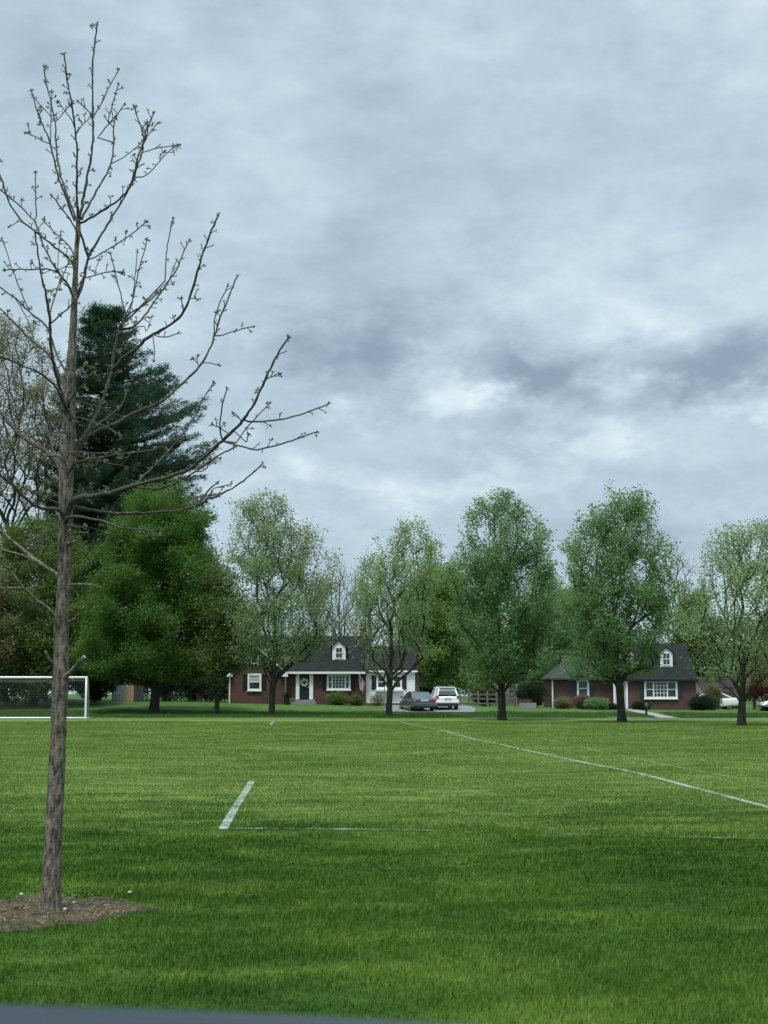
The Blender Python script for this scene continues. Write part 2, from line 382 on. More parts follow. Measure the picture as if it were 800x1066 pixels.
def lawn_material():
    m, t = new_mat('lawn')
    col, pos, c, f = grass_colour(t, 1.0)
    b = t.n('ShaderNodeBsdfPrincipled', ins={'Base Color': col, 'Roughness': .9, 'Specular IOR Level': .1})
    h = t.math('ADD', t.noise(pos, 9, 5, .7), t.noise(pos, 40, 4, .7))
    bn = t.n('ShaderNodeBump', ins={'Strength': .6, 'Distance': .05, 'Height': h}); t.link(bn.outputs[0], b.inputs['Normal'])
    o = t.n('ShaderNodeOutputMaterial'); t.link(b.outputs[0], o.inputs[0]); return m
def blade_material(white=False):
    m, t = new_mat('painted_blades' if white else 'grass_blades')
    if white:
        pos = t.n('ShaderNodeNewGeometry').outputs['Random Per Island']
        col = t.ramp(pos, [(.0, (.12, .20, .09)), (.5, (.22, .30, .21)), (1, (.38, .44, .38))])
    else:
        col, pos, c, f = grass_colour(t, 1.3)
        r = t.n('ShaderNodeNewGeometry').outputs['Random Per Island']
        col = t.mix(1.0, col, t.ramp(r, [(0, (.6, .66, .6)), (.6, (1, 1, 1)), (.93, (1.35, 1.2, 1.3)), (.955, (2.5, 1.75, 3.4))]), 'MULTIPLY')
    d = t.n('ShaderNodeBsdfPrincipled', ins={'Base Color': col, 'Roughness': .75, 'Specular IOR Level': .06})
    tr = t.n('ShaderNodeBsdfTranslucent', ins={'Color': col})
    mx = t.n('ShaderNodeMixShader', ins={0: .3}); t.link(d.outputs[0], mx.inputs[1]); t.link(tr.outputs[0], mx.inputs[2])
    o = t.n('ShaderNodeOutputMaterial'); t.link(mx.outputs[0], o.inputs[0]); return m

def terrain():
    xs = np.concatenate([[-900, -500, -300, -180, -120], np.arange(-90, 90.1, .5), [120, 180, 300, 500, 900]])
    ys = np.concatenate([[-300, -120, -60, -30], np.arange(-12, 60, .5), np.arange(60, 160.1, 1.0), [180, 200, 240, 300, 400, 900]])
    X, Y = np.meshgrid(xs, ys); V = np.stack([X, Y, gz(X, Y)], -1).reshape(-1, 3)
    nx = len(xs); i = (np.arange(len(ys) - 1)[:, None] * nx + np.arange(nx - 1)[None]).ravel()
    Q = np.stack([i, i + 1, i + nx + 1, i + nx], -1)
    o = link('ground', npmesh('ground', V, [Q]), lawn_material(), smooth=True)
    tag(o, 'wide green lawn of a playing field rising gently to the houses', 'lawn', kind='structure')
terrain()

TREE = ground(52, 950)            # foot of the young tree
def dirt_mask(x, y):
    """<1 inside the bare earth round the young tree"""
    u = (x - TREE.x + .02) / .57; v = (y - TREE.y - .04) / .80
    a = np.arctan2(v, u)
    wob = 1 + .13 * np.sin(3 * a + 1) + .09 * np.sin(7 * a + .5) + .06 * np.sin(13 * a)
    return np.sqrt(u * u + v * v) / wob

def draped(name, poly_rows, mat, lift, label, cat, kind='structure'):
    """poly_rows: array (n,m,2) of ground positions"""
    P = np.asarray(poly_rows, float); n, m = P.shape[:2]
    V = np.concatenate([P, (gz(P[..., 0], P[..., 1]) + lift)[..., None]], -1).reshape(-1, 3)
    i = (np.arange(n - 1)[:, None] * m + np.arange(m - 1)[None]).ravel()
    o = link(name, npmesh(name, V, [np.stack([i, i + 1, i + m + 1, i + m], -1)]), mat, smooth=True)
    return tag(o, label, cat, kind=kind)

def path_pts(pxs, step=.25):
    W = np.array([list(ground(*p))[:2] for p in pxs]); out = []
    for a, b in zip(W[:-1], W[1:]):
        k = max(2, int(np.linalg.norm(b - a) / step)); out += [a + (b - a) * i / k for i in range(k)]
    return np.array(out + [W[-1]])

def strip(pxs, width):
    P = path_pts(pxs)
    for _ in range(6): P[1:-1] = .25 * P[:-2] + .5 * P[1:-1] + .25 * P[2:]
    T = np.gradient(P, axis=0); T /= np.linalg.norm(T, axis=1)[:, None]; N = np.stack([-T[:, 1], T[:, 0]], -1)
    return np.stack([P + N * width * s for s in (.5, .17, -.17, -.5)], 1), P

def paint_material(cover):
    m, t = new_mat('line_paint'); pos = t.n('ShaderNodeNewGeometry').outputs['Position']
    n = t.noise(pos, 3.0, 6, .7); n2 = t.noise(pos, 26, 4, .7)
    f = t.math('ADD', t.math('MULTIPLY', n, .6), t.math('MULTIPLY', n2, .4))
    a = t.n('ShaderNodeMapRange', ins={'From Min': 1 - cover - .07, 'From Max': 1 - cover + .07}); t.link(f, a.inputs[0])
    col, _, _, _ = grass_colour(t, 1.0)
    c = t.mix(a.outputs[0], col, (.25, .31, .26))
    b = t.n('ShaderNodeBsdfPrincipled', ins={'Base Color': c, 'Roughness': .9, 'Specular IOR Level': .1})
    o = t.n('ShaderNodeOutputMaterial'); t.link(b.outputs[0], o.inputs[0]); return m

LINES = []       # (centre points, width, cover) for painting the blades
for pxs, wd, cover, lab in (
        ([(232, 864), (262, 814)], .105, .66, 'short bright white painted line on the grass, end on to the viewer'),
        ([(246, 863), (330, 863.5), (452, 865.5)], .125, .485, 'faded white line running across the lawn from the short bright line'),
        ([(590, 869), (700, 872), (830, 874.5)], .115, .42, 'broken white line remnant on the near lawn by the right edge'),
        ([(-40, 811), (120, 811.5), (258, 812)], .11, .40, 'faint white line across the grass at the left of the field'),
        ([(415, 751), (470, 763), (520, 775), (570, 786), (640, 800), (740, 825), (830, 849)], .13, .56, 'long white touchline curving towards the right edge of the field'),
        ([(560, 768), (690, 796), (830, 823)], .11, .40, 'faint second white line beyond the long touchline'),
        ([(-40, 762.5), (14, 762.5)], .12, .50, 'faint stub of white line in front of the goal'),
        ([(282, 755), (285, 751)], .14, .70, 'tiny white line mark far out on the lawn by the bronze-topped tree')):
    S, P = strip(pxs, wd); LINES.append((P, wd, cover))
    draped('pitch_line', S, paint_material(cover), .008, lab, 'pitch line')

def fbm(x, y, s, seed=0):
    out = np.zeros_like(x); a = 1.; tot = 0.
    g = np.random.default_rng(seed)
    for o in range(4):
        ph = g.uniform(0, 6.28, (5, 2)); an = g.uniform(0, 6.28, 5)
        for k in range(5):
            out += a * np.sin((x * np.cos(an[k]) + y * np.sin(an[k])) * s * 2 ** o * (1 + .17 * k) + ph[k, 0])
        tot += a * 5 ** .5; a *= .6
    return out / tot

def grass():
    # tufts of blades, thick near the viewer, thinning out with distance
    n0 = 1150000
    d = (np.sqrt(5.2) + rng.random(n0) * (np.sqrt(84.) - np.sqrt(5.2))) ** 2
    x = (rng.random(n0) - .5) * 2 * (d * .31 + .9); y = d
    dm_ = dirt_mask(x, y) + .10 * fbm(x, y, 8, 14); keep = dm_ > .48 + .66 * rng.random(n0) ** .8
    sprig = (~keep) & (rng.random(n0) < .55) & (fbm(x, y, 7, 4) > .38); keep |= sprig
    x, y, d = x[keep], y[keep], d[keep]; n = len(x)
    wide = np.maximum(.0030, d * .00045) * rng.uniform(.75, 1.3, n)
    tuft = np.clip(1 + .50 * fbm(x, y, 5.0, 1) + .42 * fbm(x, y, 1.6, 2), .35, 2.2)
    near = 1 - sstep(15, 22, d)
    h = (.022 + .011 * near) * tuft * rng.uniform(.6, 1.35, n) * (1 - .45 * (dirt_mask(x, y) < 1.05))
    tall = rng.random(n) < .012 * near; h = np.where(tall, h * 1.7, h)
    white = np.zeros(n, bool)
    for P, wd, cover in LINES:
        dm = np.full(n, 9e9); best = np.zeros(n)
        box = (x > P[:, 0].min() - 1) & (x < P[:, 0].max() + 1) & (y > P[:, 1].min() - 1) & (y < P[:, 1].max() + 1)
        idx = np.nonzero(box)[0]
        if not len(idx): continue
        q = np.stack([x[idx], y[idx]], -1); best_d = np.full(len(idx), 9e9)
        for p in P[::1]:
            best_d = np.minimum(best_d, np.hypot(q[:, 0] - p[0], q[:, 1] - p[1]))
        inside = best_d < wd * .62
        pat = .5 + .42 * fbm(q[:, 0], q[:, 1], 2.2, 9) + .12 * rng.standard_normal(len(idx))
        white[idx[inside & (pat < cover * 1.15 - .02)]] = True
        h[idx[inside]] *= .75
    yaw = rng.random(n) * 6.283; lean = rng.uniform(.25, 1.1, n) ; cl = fbm(x, y, .9, 6) * 1.2
    ld = cl + rng.normal(0, 1.3, n)
    sx, sy = np.cos(yaw) * wide * .5, np.sin(yaw) * wide * .5
    tx, ty = np.cos(ld) * h * lean, np.sin(ld) * h * lean
    z = gz(x, y)
    V = np.empty((n, 5, 3), np.float32)
    V[:, 0] = np.stack([x - sx, y - sy, z - .004], -1); V[:, 1] = np.stack([x + sx, y + sy, z - .004], -1)
    V[:, 2] = np.stack([x + sx * .75 + tx * .38, y + sy * .75 + ty * .38, z + h * .58], -1)
    V[:, 3] = np.stack([x - sx * .75 + tx * .38, y - sy * .75 + ty * .38, z + h * .58], -1)
    V[:, 4] = np.stack([x + tx, y + ty, z + h * (1 - .38 * lean)], -1)
    b = np.arange(n)[:, None] * 5
    Q = b + np.array([[0, 1, 2, 3]]); T = b + np.array([[3, 2, 4]])
    mi = np.concatenate([white, white]).astype(np.int32)
    me = npmesh('grass', V.reshape(-1, 3), [Q, T], mi)
    o = link('grass', me, [blade_material(), blade_material(True)])
    tag(o, 'blades of short green grass covering the near lawn', 'grass', kind='stuff')
grass()

PAVE, PV = strip([(470, 743.4), (560, 746), (660, 747.6), (760, 748.8), (860, 749.6)], .8)
WALK, WK = strip([(650, 738.2), (664, 740.5), (680, 744), (697, 747.8)], 1.1)
PATHS = [(PV, .75), (WK, .8)]
def shade_band_grass():
    # added longer blades; they stand in for the shade band under the tree row
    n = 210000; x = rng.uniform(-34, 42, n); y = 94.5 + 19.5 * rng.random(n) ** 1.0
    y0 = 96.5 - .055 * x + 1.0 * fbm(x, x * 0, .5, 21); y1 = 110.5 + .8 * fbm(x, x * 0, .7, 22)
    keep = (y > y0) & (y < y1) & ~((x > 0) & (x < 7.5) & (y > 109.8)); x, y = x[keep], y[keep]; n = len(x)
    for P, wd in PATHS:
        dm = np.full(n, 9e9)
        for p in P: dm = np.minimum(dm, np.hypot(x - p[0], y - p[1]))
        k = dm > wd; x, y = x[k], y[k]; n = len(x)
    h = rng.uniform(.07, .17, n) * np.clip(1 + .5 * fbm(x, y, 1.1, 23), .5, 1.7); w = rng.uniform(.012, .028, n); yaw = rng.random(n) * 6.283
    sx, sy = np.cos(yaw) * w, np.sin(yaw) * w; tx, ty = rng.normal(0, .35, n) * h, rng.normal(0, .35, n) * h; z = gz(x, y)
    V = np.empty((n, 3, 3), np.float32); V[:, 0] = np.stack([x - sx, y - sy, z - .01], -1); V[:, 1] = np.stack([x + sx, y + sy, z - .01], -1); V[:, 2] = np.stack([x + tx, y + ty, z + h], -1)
    o = link('shade_band_grass', npmesh('shade_band_grass', V.reshape(-1, 3), [np.arange(n * 3).reshape(n, 3)]), blade_material()); tag(o, 'strip of longer grass added as the shade band under the row of maples', 'grass', kind='stuff')
shade_band_grass()

def leaf_litter():
    n = 520; a = rng.random(n) * 6.283; r = np.sqrt(rng.random(n)); x = TREE.x + .55 * r * np.cos(a); y = TREE.y + .76 * r * np.sin(a); V = []
    for i in range(n):
        s = rng.uniform(.006, .017); t_ = rng.random() * 6.283; z = float(gz(x[i], y[i])) + .028; c, d = math.cos(t_) * s, math.sin(t_) * s; k = rng.uniform(.2, .55)
        V += [(x[i] - c, y[i] - d, z), (x[i] - d * k, y[i] + c * k, z + s * .5), (x[i] + c, y[i] + d, z + s * rng.uniform(0, .8)), (x[i] + d * k, y[i] - c * k, z + s * .1)]
    o = link('leaf_litter', npmesh('leaf_litter', np.array(V), [np.arange(n * 4).reshape(n, 4)]), pbr('dry_litter', (.17, .125, .08), .9, .5, 40)); tag(o, 'dry brown leaf scraps scattered on the bare earth', 'leaf litter', kind='stuff')
leaf_litter()

def dirt():
    m, t = new_mat('bare_earth'); pos = t.n('ShaderNodeNewGeometry').outputs['Position']
    n = t.noise(pos, 7, 6, .65); n2 = t.noise(pos, 45, 5, .7)
    f = t.math('ADD', t.math('MULTIPLY', n, .55), t.math('MULTIPLY', n2, .45))
    c = t.ramp(f, [(.36, (.030, .024, .015)), (.5, (.074, .061, .038)), (.64, (.145, .122, .080))])
    b = t.n('ShaderNodeBsdfPrincipled', ins={'Base Color': c, 'Roughness': .95, 'Specular IOR Level': .1})
    bn = t.n('ShaderNodeBump', ins={'Strength': .9, 'Distance': .03, 'Height': f}); t.link(bn.outputs[0], b.inputs['Normal'])
    o = t.n('ShaderNodeOutputMaterial'); t.link(b.outputs[0], o.inputs[0])
    rows = []
    for k in range(22):
        rr = 1.12 * k / 21; row = []
        for i in range(97):
            a = 2 * math.pi * i / 96
            wob = 1 + .13 * math.sin(3 * a + 1) + .09 * math.sin(7 * a + .5) + .06 * math.sin(13 * a)
            row.append((TREE.x - .02 + .57 * rr * wob * math.cos(a), TREE.y + .04 + .80 * rr * wob * math.sin(a)))
        rows.append(row)
    P = np.array(rows); n_, m_ = P.shape[:2]
    z = gz(P[..., 0], P[..., 1]) + .010
    for i in range(n_):
        for j in range(m_):
            q = Vector((P[i, j, 0] * 9, P[i, j, 1] * 9, 0)); z[i, j] += ((.020 * noise.noise(q) + .020 * noise.noise(q * 3) + .010 * noise.noise(q * 7)) + .010) * max(0, 1 - (i / 21) ** 4) + .006 * max(0, 1 - i / 7) - .016 * (i / 21) ** 5
    V = np.concatenate([P, z[..., None]], -1).reshape(-1, 3); i = (np.arange(n_ - 1)[:, None] * m_ + np.arange(m_ - 1)[None]).ravel()
    o = link('bare_earth', npmesh('bare_earth', V, [np.stack([i, i + m_, i + m_ + 1, i + 1], -1)]), m, smooth=True)
    tag(o, 'bare brown earth ring around the foot of the young tree', 'earth', kind='structure')
    for (px, py, s, lab) in ((22, 936, .011, 'white pebble at the back of the earth ring, left of the trunk'), (77, 945, .013, 'white pebble just right of the trunk foot'),
                             (67.5, 952, .012, 'white pebble lying directly in front of the trunk foot'), (135, 934, .013, 'white pebble at the far right rim of the earth ring')):
        g = ground(px, py); bm = bmesh.new(); bmesh.ops.create_icosphere(bm, subdivisions=3, radius=s)
        for v in bm.verts:
            k = 1 + .28 * noise.noise(v.co * 60 + Vector((px, py, 0))); v.co = Vector((v.co.x * 1.25 * k, v.co.y * k, v.co.z * .7 * k))
        me = bpy.data.meshes.new('white_pebble'); bm.to_mesh(me); bm.free()
        o = bpy.data.objects.new('white_pebble', me); COL.objects.link(o); me.materials.append(M['stone']); o.location = (g.x, g.y, g.z + .030 + s * .4)
        me.polygons.foreach_set('use_smooth', [True] * len(me.polygons)); tag(o, lab, 'pebble', 'white pebbles on the bare earth')
dirt()

# pavement, walkway, driveway
draped('pavement', PAVE, M['concrete'], .02, 'narrow pale pavement strip between the tree row and the houses', 'pavement')
draped('walkway', WALK, M['concrete'], .028, 'concrete walkway leading to the door of the right house', 'path')
def driveway():
    a0, a1 = at(406, 742, 111.0), at(494, 742, 111.0); b0, b1 = at(452, 738, 132), at(484, 738, 132)
    rows = []
    for i in range(30):
        k = i / 29; Y = 111.0 + 21.0 * k; kk = min(1, k * 3.2)
        xl = a0.x + (a1.x * 0 + (2.2 - a0.x)) * sstep(.45, .75, k); xr = a1.x + (b1.x - a1.x) * sstep(.0, .22, k)
        rows.append([(xl + (xr - xl) * j / 20, Y) for j in range(21)])
    draped('driveway', rows, M['drive'], .024, 'pale grey driveway under the two parked cars', 'driveway')
driveway()
# ------------------------------------------------------------------ trees
def grow(base, fork_z, top_z, targets, lean=(0, 0), spread=.35, step=.45, leader=.65, rise=1.5, seed=0, steep=.55):
    """joins the target points to a trunk, nearest first; returns positions, parents"""
    g = np.random.default_rng(seed)
    b = np.array(base, float); nodes = [b.copy()]; par = [-1]; plen = [0.]
    z_lead = fork_z + (top_z - fork_z) * leader; nseg = max(4, int((z_lead - b[2]) / step)); first = 0
    wob = np.cumsum(g.normal(0, .035, (nseg + 1, 2)), 0)
    for i in range(1, nseg + 1):
        k = i / nseg; z = b[2] + (z_lead - b[2]) * k
        nodes.append(np.array([b[0] + lean[0] * k + wob[i, 0] * k, b[1] + lean[1] * k + wob[i, 1] * k, z])); par.append(len(nodes) - 2); plen.append(plen[-1] + step)
        if z < fork_z: first = i
    order = np.argsort(np.hypot(targets[:, 0] - b[0], targets[:, 1] - b[1]) * .8 + (targets[:, 2] - fork_z) * .55 + g.normal(0, .5, len(targets)))
    cap = len(nodes) + len(targets) * 14
    N = np.zeros((cap, 3)); N[:len(nodes)] = nodes; PL = np.zeros(cap); PL[:len(nodes)] = plen; cnt = len(nodes); tips = []
    for ti in order:
        tpt = targets[ti]; D = tpt[None] - N[first:cnt]; dist = np.sqrt((D ** 2).sum(1)); hor = np.hypot(D[:, 0], D[:, 1])
        cost = dist + rise * np.maximum(0, steep * hor - D[:, 2]) + .16 * PL[first:cnt]
        j = int(np.argmin(cost)) + first; L = np.linalg.norm(tpt - N[j])
        k = max(1, int(L / step)); p0 = N[j]; prev = j
        d0 = N[j] - N[par[j]] if par[j] >= 0 else np.array([0, 0, 1.]); d0 = d0 / (np.linalg.norm(d0) + 1e-9)
        c1 = p0 + (d0 * .45 + (tpt - p0) / (L + 1e-9) * .55) * L * .45
        for i in range(1, k + 1):
            u = i / k; q = (1 - u) ** 2 * p0 + 2 * u * (1 - u) * c1 + u * u * tpt
            if i < k: q = q + g.normal(0, .03, 3)
            N[cnt] = q; PL[cnt] = PL[prev] + L / k; par.append(prev); prev = cnt; cnt += 1
        tips.append(prev)
    return N[:cnt], np.array(par), np.array(tips)

def skeleton_mesh(N, par, r_base, r_tip=.012, e=2.3, name='trunk', thin_n=4):
    n = len(N); A = np.zeros(n); kids = [[] for _ in range(n)]
    for i in range(1, n): kids[par[i]].append(i)
    for i in range(n - 1, -1, -1):
        if not kids[i]: A[i] += r_tip ** e
        if par[i] >= 0: A[par[i]] += A[i]
    r = A ** (1 / e); s = (r_base / r[0]); r = r_tip + (r - r_tip) * max(.2, (r_base - r_tip) / (r[0] - r_tip))
    tb = Tubes(); todo = [(0, None)]
    while todo:
        i, p = todo.pop(); ch = [i] if p is None else [p, i]
        while kids[ch[-1]]:
            ks = sorted(kids[ch[-1]], key=lambda q: -r[q])
            for q in ks[1:]: todo.append((q, ch[-1]))
            ch.append(ks[0])
        rr = [r[q] for q in ch]
        if p is not None: rr[0] = min(rr[0], rr[1] * 1.25)
        else:
            rr[0] *= 1.45; rr[1] *= 1.08
        if len(ch) >= 2: tb.add(N[ch], rr, 10 if rr[0] > .08 else (6 if rr[0] > .035 else thin_n))
    return tb.mesh(name), r

def leaf_mesh(centres, per, spread, size, seed=0, flat=.55, name='crown', aspect=.6, droop=0.0, dirs=None, axis=None):
    g = np.random.default_rng(seed); n = len(centres) * per
    c = np.repeat(centres, per, 0) + g.normal(0, 1, (n, 3)) * np.array([spread, spread, spread * flat])
    if axis is not None: c = c + np.repeat(axis, per, 0) * g.uniform(-.55, .75, n)[:, None]
    s = size * g.uniform(.55, 1.35, n)
    a = g.normal(0, 1, (n, 3)); a[:, 2] = a[:, 2] * .5 - droop
    if dirs is not None: a = a * .45 + np.repeat(dirs, per, 0)
    a /= np.linalg.norm(a, axis=1)[:, None]
    b = np.cross(a, g.normal(0, 1, (n, 3))); b /= np.linalg.norm(b, axis=1)[:, None] + 1e-9
    u = a * (s * .5)[:, None]; v = b * (s * .5 * aspect)[:, None]; nn = np.cross(a, b) * (s * .12)[:, None]
    V = np.stack([c - u, c + v + nn, c + u, c - v + nn], 1).reshape(-1, 3)
    return npmesh(name, V, [np.arange(n * 4).reshape(n, 4)])

def crown_targets(outline, Y, n, seed, shell=.45, depth=1.0, gaps=-.12):
    """random points inside a crown whose width is given at several heights"""
    g = np.random.default_rng(seed); o = np.array(outline, float); out = []
    pys = o[:, 0]; wid = np.maximum(o[:, 2] - o[:, 1], 1)
    fine = np.linspace(pys[0], pys[-1], 200); wf = np.interp(fine, pys, wid); pr = wf ** 1.6; pr /= pr.sum()
    while len(out) < n:
        py = g.choice(fine, p=pr) + g.normal(0, 2); xl, xr = np.interp(py, pys, o[:, 1]), np.interp(py, pys, o[:, 2])
        r = g.random() ** shell; a = g.random() * 6.283
        cx, hw = .5 * (xl + xr), .5 * (xr - xl) * g.uniform(.86, 1.07)
        hw *= 1 + .30 * noise.noise(Vector((math.cos(a) * 1.5 + seed * 1.7, math.sin(a) * 1.5, py / 20.)))
        p = at(cx + hw * r * math.cos(a), py + 9 * noise.noise(Vector((math.cos(a) * 2.2, math.sin(a) * 2.2, seed * 2.3))), Y); mw = hw / F * Y * 1.02
        q3 = Vector((p.x, Y + depth * mw * r * math.sin(a), p.z)); hole = noise.noise(q3 * .62 + Vector((seed * 3.1, 0, 0))) + .5 * noise.noise(q3 * 1.5)
        if hole < gaps + .25 * r - .25: continue
        out.append((p.x, Y + depth * mw * r * math.sin(a), p.z))
    return np.array(out)

def tree(name, label, cat, px, Y, outline, n, leaf, mats, r_base, fork, seed, group=None, per=30, spread=.42, size=.17, tips=None, leader=.6, rise=1.5,
         shell=.5, r_tip=.012, bark='bark', gaps=-.02, second=None, depth=1.0, lean=None, step=.5, bare=0.0, steep=1.0, reach=.55):
    Y = Y * 2.0; X = at(px, 745, Y).x; z = float(gz(X, Y)); base = (X, Y, z - .08)
    T = crown_targets(outline, Y, n, seed, shell, depth, gaps)
    top = T[:, 2].max(); topx = T[np.argmax(T[:, 2])]
    fz = at(px, fork, Y).z
    ln = lean if lean is not None else ((topx[0] - X) * .6, 0)
    N, par, tip = grow(base, fz, top, T, ln, leader=leader, seed=seed, rise=rise, step=step, steep=steep)
    root = empty(name, (X, Y, z), label, cat, group)
    me, r = skeleton_mesh(N, par, r_base, r_tip)
    link('trunk', me, M[bark], root, smooth=True)
    g = np.random.default_rng(seed + 99)
    thin = np.nonzero((r < r_tip * 2.2) & (N[:, 2] > fz))[0]
    ids = np.concatenate([tip, g.choice(thin, min(len(thin), int(len(tip) * .9)), replace=False)]); C = N[ids]
    A = C - N[par[par[ids]]]; A /= np.linalg.norm(A, axis=1)[:, None] + 1e-9; A = (A + np.array([0, 0, .35])) * reach
    if bare:      # lower/inner boughs carry fewer leaves
        k = (C[:, 2] - fz) / (top - fz); sel = g.random(len(C)) < 1 - bare * np.clip(1.1 - k * 1.4, 0, 1); C = C[sel]; A = A[sel]
    if second:
        sel = second[1](C, g, fz, top); 
        if sel.any(): link('crown_tips', leaf_mesh(C[sel], per, spread, size, seed + 5, axis=A[sel]), M[second[0]], root)
        C = C[~sel]; A = A[~sel]
    link('crown', leaf_mesh(C, per, spread, size, seed + 3, axis=A), M[leaf], root)
    return root

def upper_right(C, g, fz, top):
    k = (C[:, 2] - fz) / (top - fz); xr = (C[:, 0] - C[:, 0].mean()) / (C[:, 0].std() + 1e-6)
    return g.random(len(C)) < np.clip((k - .5) * .9 + xr * .22, 0, .6)

ROW = 'maple trees standing in a row along the edge of the field'
tree('maple_tree', 'half-leafed maple with bronze-tinged top standing in front of the left brick house', 'tree', 283, 51, 
     [(506, 262, 276), (530, 247, 308), (560, 238, 336), (590, 236, 350), (620, 238, 356), (650, 238, 350), (672, 236, 346), (694, 246, 330)],
     900, 'lf_pale', None, .20, 722, 11, ROW, per=27, spread=.22, size=.135, second=('lf_bronze', upper_right), leader=.5)
tree('maple_tree', 'thinly leafed maple of many bare limbs, dark trunk in front of the white house wing', 'tree', 405, 48.5,
     [(546, 418, 440), (565, 388, 462), (590, 366, 474), (620, 358, 470), (650, 358, 462), (680, 364, 450), (704, 376, 436)],
     460, 'lf_pale', None, .19, 722, 23, ROW, per=26, spread=.22, size=.145, bare=.75, leader=.35, lean=(.15, 0))
tree('maple_tree', 'full deep green maple standing just right of the white parked SUV', 'tree', 523, 44,
     [(517, 508, 536), (535, 486, 556), (560, 472, 570), (590, 468, 578), (620, 472, 580), (650, 468, 582), (680, 472, 580), (708, 480, 570)],
     820, 'lf_deep', None, .215, 716, 37, ROW, per=36, spread=.21, size=.138, leader=.6)
tree('maple_tree', 'deep green maple with low spreading limbs in front of the right brick house', 'tree', 648, 41,
     [(519, 630, 672), (540, 608, 688), (565, 592, 696), (595, 584, 706), (620, 580, 712), (645, 582, 706), (668, 582, 692), (704, 592, 684)],
     800, 'lf_deep', None, .21, 716, 41, ROW, per=36, spread=.20, size=.128, leader=.55)
tree('maple_tree', 'pale half-leafed maple nearest the right edge with a fan of dark limbs', 'tree', 772, 37,
     [(542, 780, 830), (560, 745, 852), (585, 724, 868), (615, 712, 872), (645, 708, 870), (675, 712, 860), (708, 724, 846)],
     640, 'lf_pale', None, .185, 722, 53, ROW, per=28, spread=.19, size=.115, lean=(.25, 0), bare=.35, leader=.4)
tree('maple_tree', 'large bright green maple with dense foliage in front of the dark pine', 'tree', 160, 54,
     [(503, 150, 190), (520, 133, 214), (550, 116, 219), (580, 104, 222), (615, 98, 232), (650, 90, 236), (685, 92, 236), (706, 100, 224)],
     1100, 'lf_maple', None, .33, 716, 61, gaps=.06, per=90, spread=.36, size=.155, leader=.6, shell=.36)
tree('olive_tree', 'olive-brown leafed tree squeezed between the bright maple and the left brick house', 'tree', 226, 52.5,
     [(586, 214, 232), (610, 206, 248), (640, 200, 262), (670, 202, 264), (700, 208, 256)], 240, 'lf_olive', None, .16, 718, 67, per=60, spread=.42, size=.17, shell=.4)

def pine():
    px, Y = 106, 126; X = at(px, 400, Y).x; z0 = float(gz(X, Y)); root = empty('pine_tree', (X, Y, z0), 'tall dark evergreen pine towering behind the bright green maple', 'tree')
    prof = [(322, 96, 126), (345, 84, 132), (370, 78, 150), (390, 74, 166), (410, 66, 180), (430, 56, 191), (455, 48, 204), (480, 42, 212), (505, 38, 218), (540, 36, 216), (600, 44, 206), (660, 60, 190)]
    P = np.array(prof, float); g = np.random.default_rng(5)
    ztop, zb = at(108, 322, Y).z, at(108, 660, Y).z
    tb = Tubes(); H = 24
    tk = [(X + .15 * math.sin(i * .5), Y, z0 - .1 + (ztop - z0) * i / H) for i in range(H + 1)]
    tb.add(tk, [.48 * (1 - .93 * i / H) + .02 for i in range(H + 1)], 12)
    C = []; Dv = []; z = zb
    while z < ztop - .3:
        # height in the picture for this level
        lo, hi = 300., 740.
        for _ in range(30):
            m = .5 * (lo + hi)
            if at(px, m, Y).z > z: lo = m
            else: hi = m
        xl, xr = at(np.interp(lo, P[:, 0], P[:, 1]), lo, Y).x, at(np.interp(lo, P[:, 0], P[:, 2]), lo, Y).x
        for b in range(g.integers(8, 12)):
            a = g.random() * 6.283; ca = math.cos(a)
            L = ((xr - X) if ca > 0 else (X - xl)) * g.uniform(.72, 1.06) * (.78 + .22 * abs(ca))
            L = max(L * 1.07, .7); d = np.array([ca, math.sin(a), 0]); s0 = np.array([X, Y, z + g.normal(0, .15)])
            up = g.uniform(.05, .30) + .25 * (z - zb) / (ztop - zb); pts = []; m = max(4, int(L / .5))
            for i in range(m + 1):
                u = i / m; pts.append(s0 + d * L * u + np.array([0, 0, L * (up * u * u - .10 * u)]))
            tb.add(pts, [.06 * (1 - .85 * i / m) for i in range(m + 1)], 4)
            side = np.array([-d[1], d[0], 0])
            for i in range(max(2, int(m * .22)), m + 1):
                u = i / m; w = .32 * L * (1 - u) * 1.0 + .22
                for q in range(4):
                    off = g.uniform(-1, 1); C.append(pts[i] + side * off * w + np.array([0, 0, g.normal(0, .10) + .05])); dd = d + side * off * .9 + np.array([0, 0, .35]); Dv.append(dd / np.linalg.norm(dd))
        z += .46
    for i in range(160):      # tufts round the leader
        zz = ztop - abs(g.normal(0, 1.1)); C.append(np.array([X + g.normal(0, .75), Y + g.normal(0, .7), zz])); Dv.append(np.array([g.normal(0, .4), g.normal(0, .4), 1.]))
    link('trunk', tb.mesh('trunk'), M['bark'], root, smooth=True)
    link('crown', leaf_mesh(np.array(C), 20, .20, .31, 8, .6, 'crown', .17, dirs=np.array(Dv)), M['lf_pine'], root)
pine()

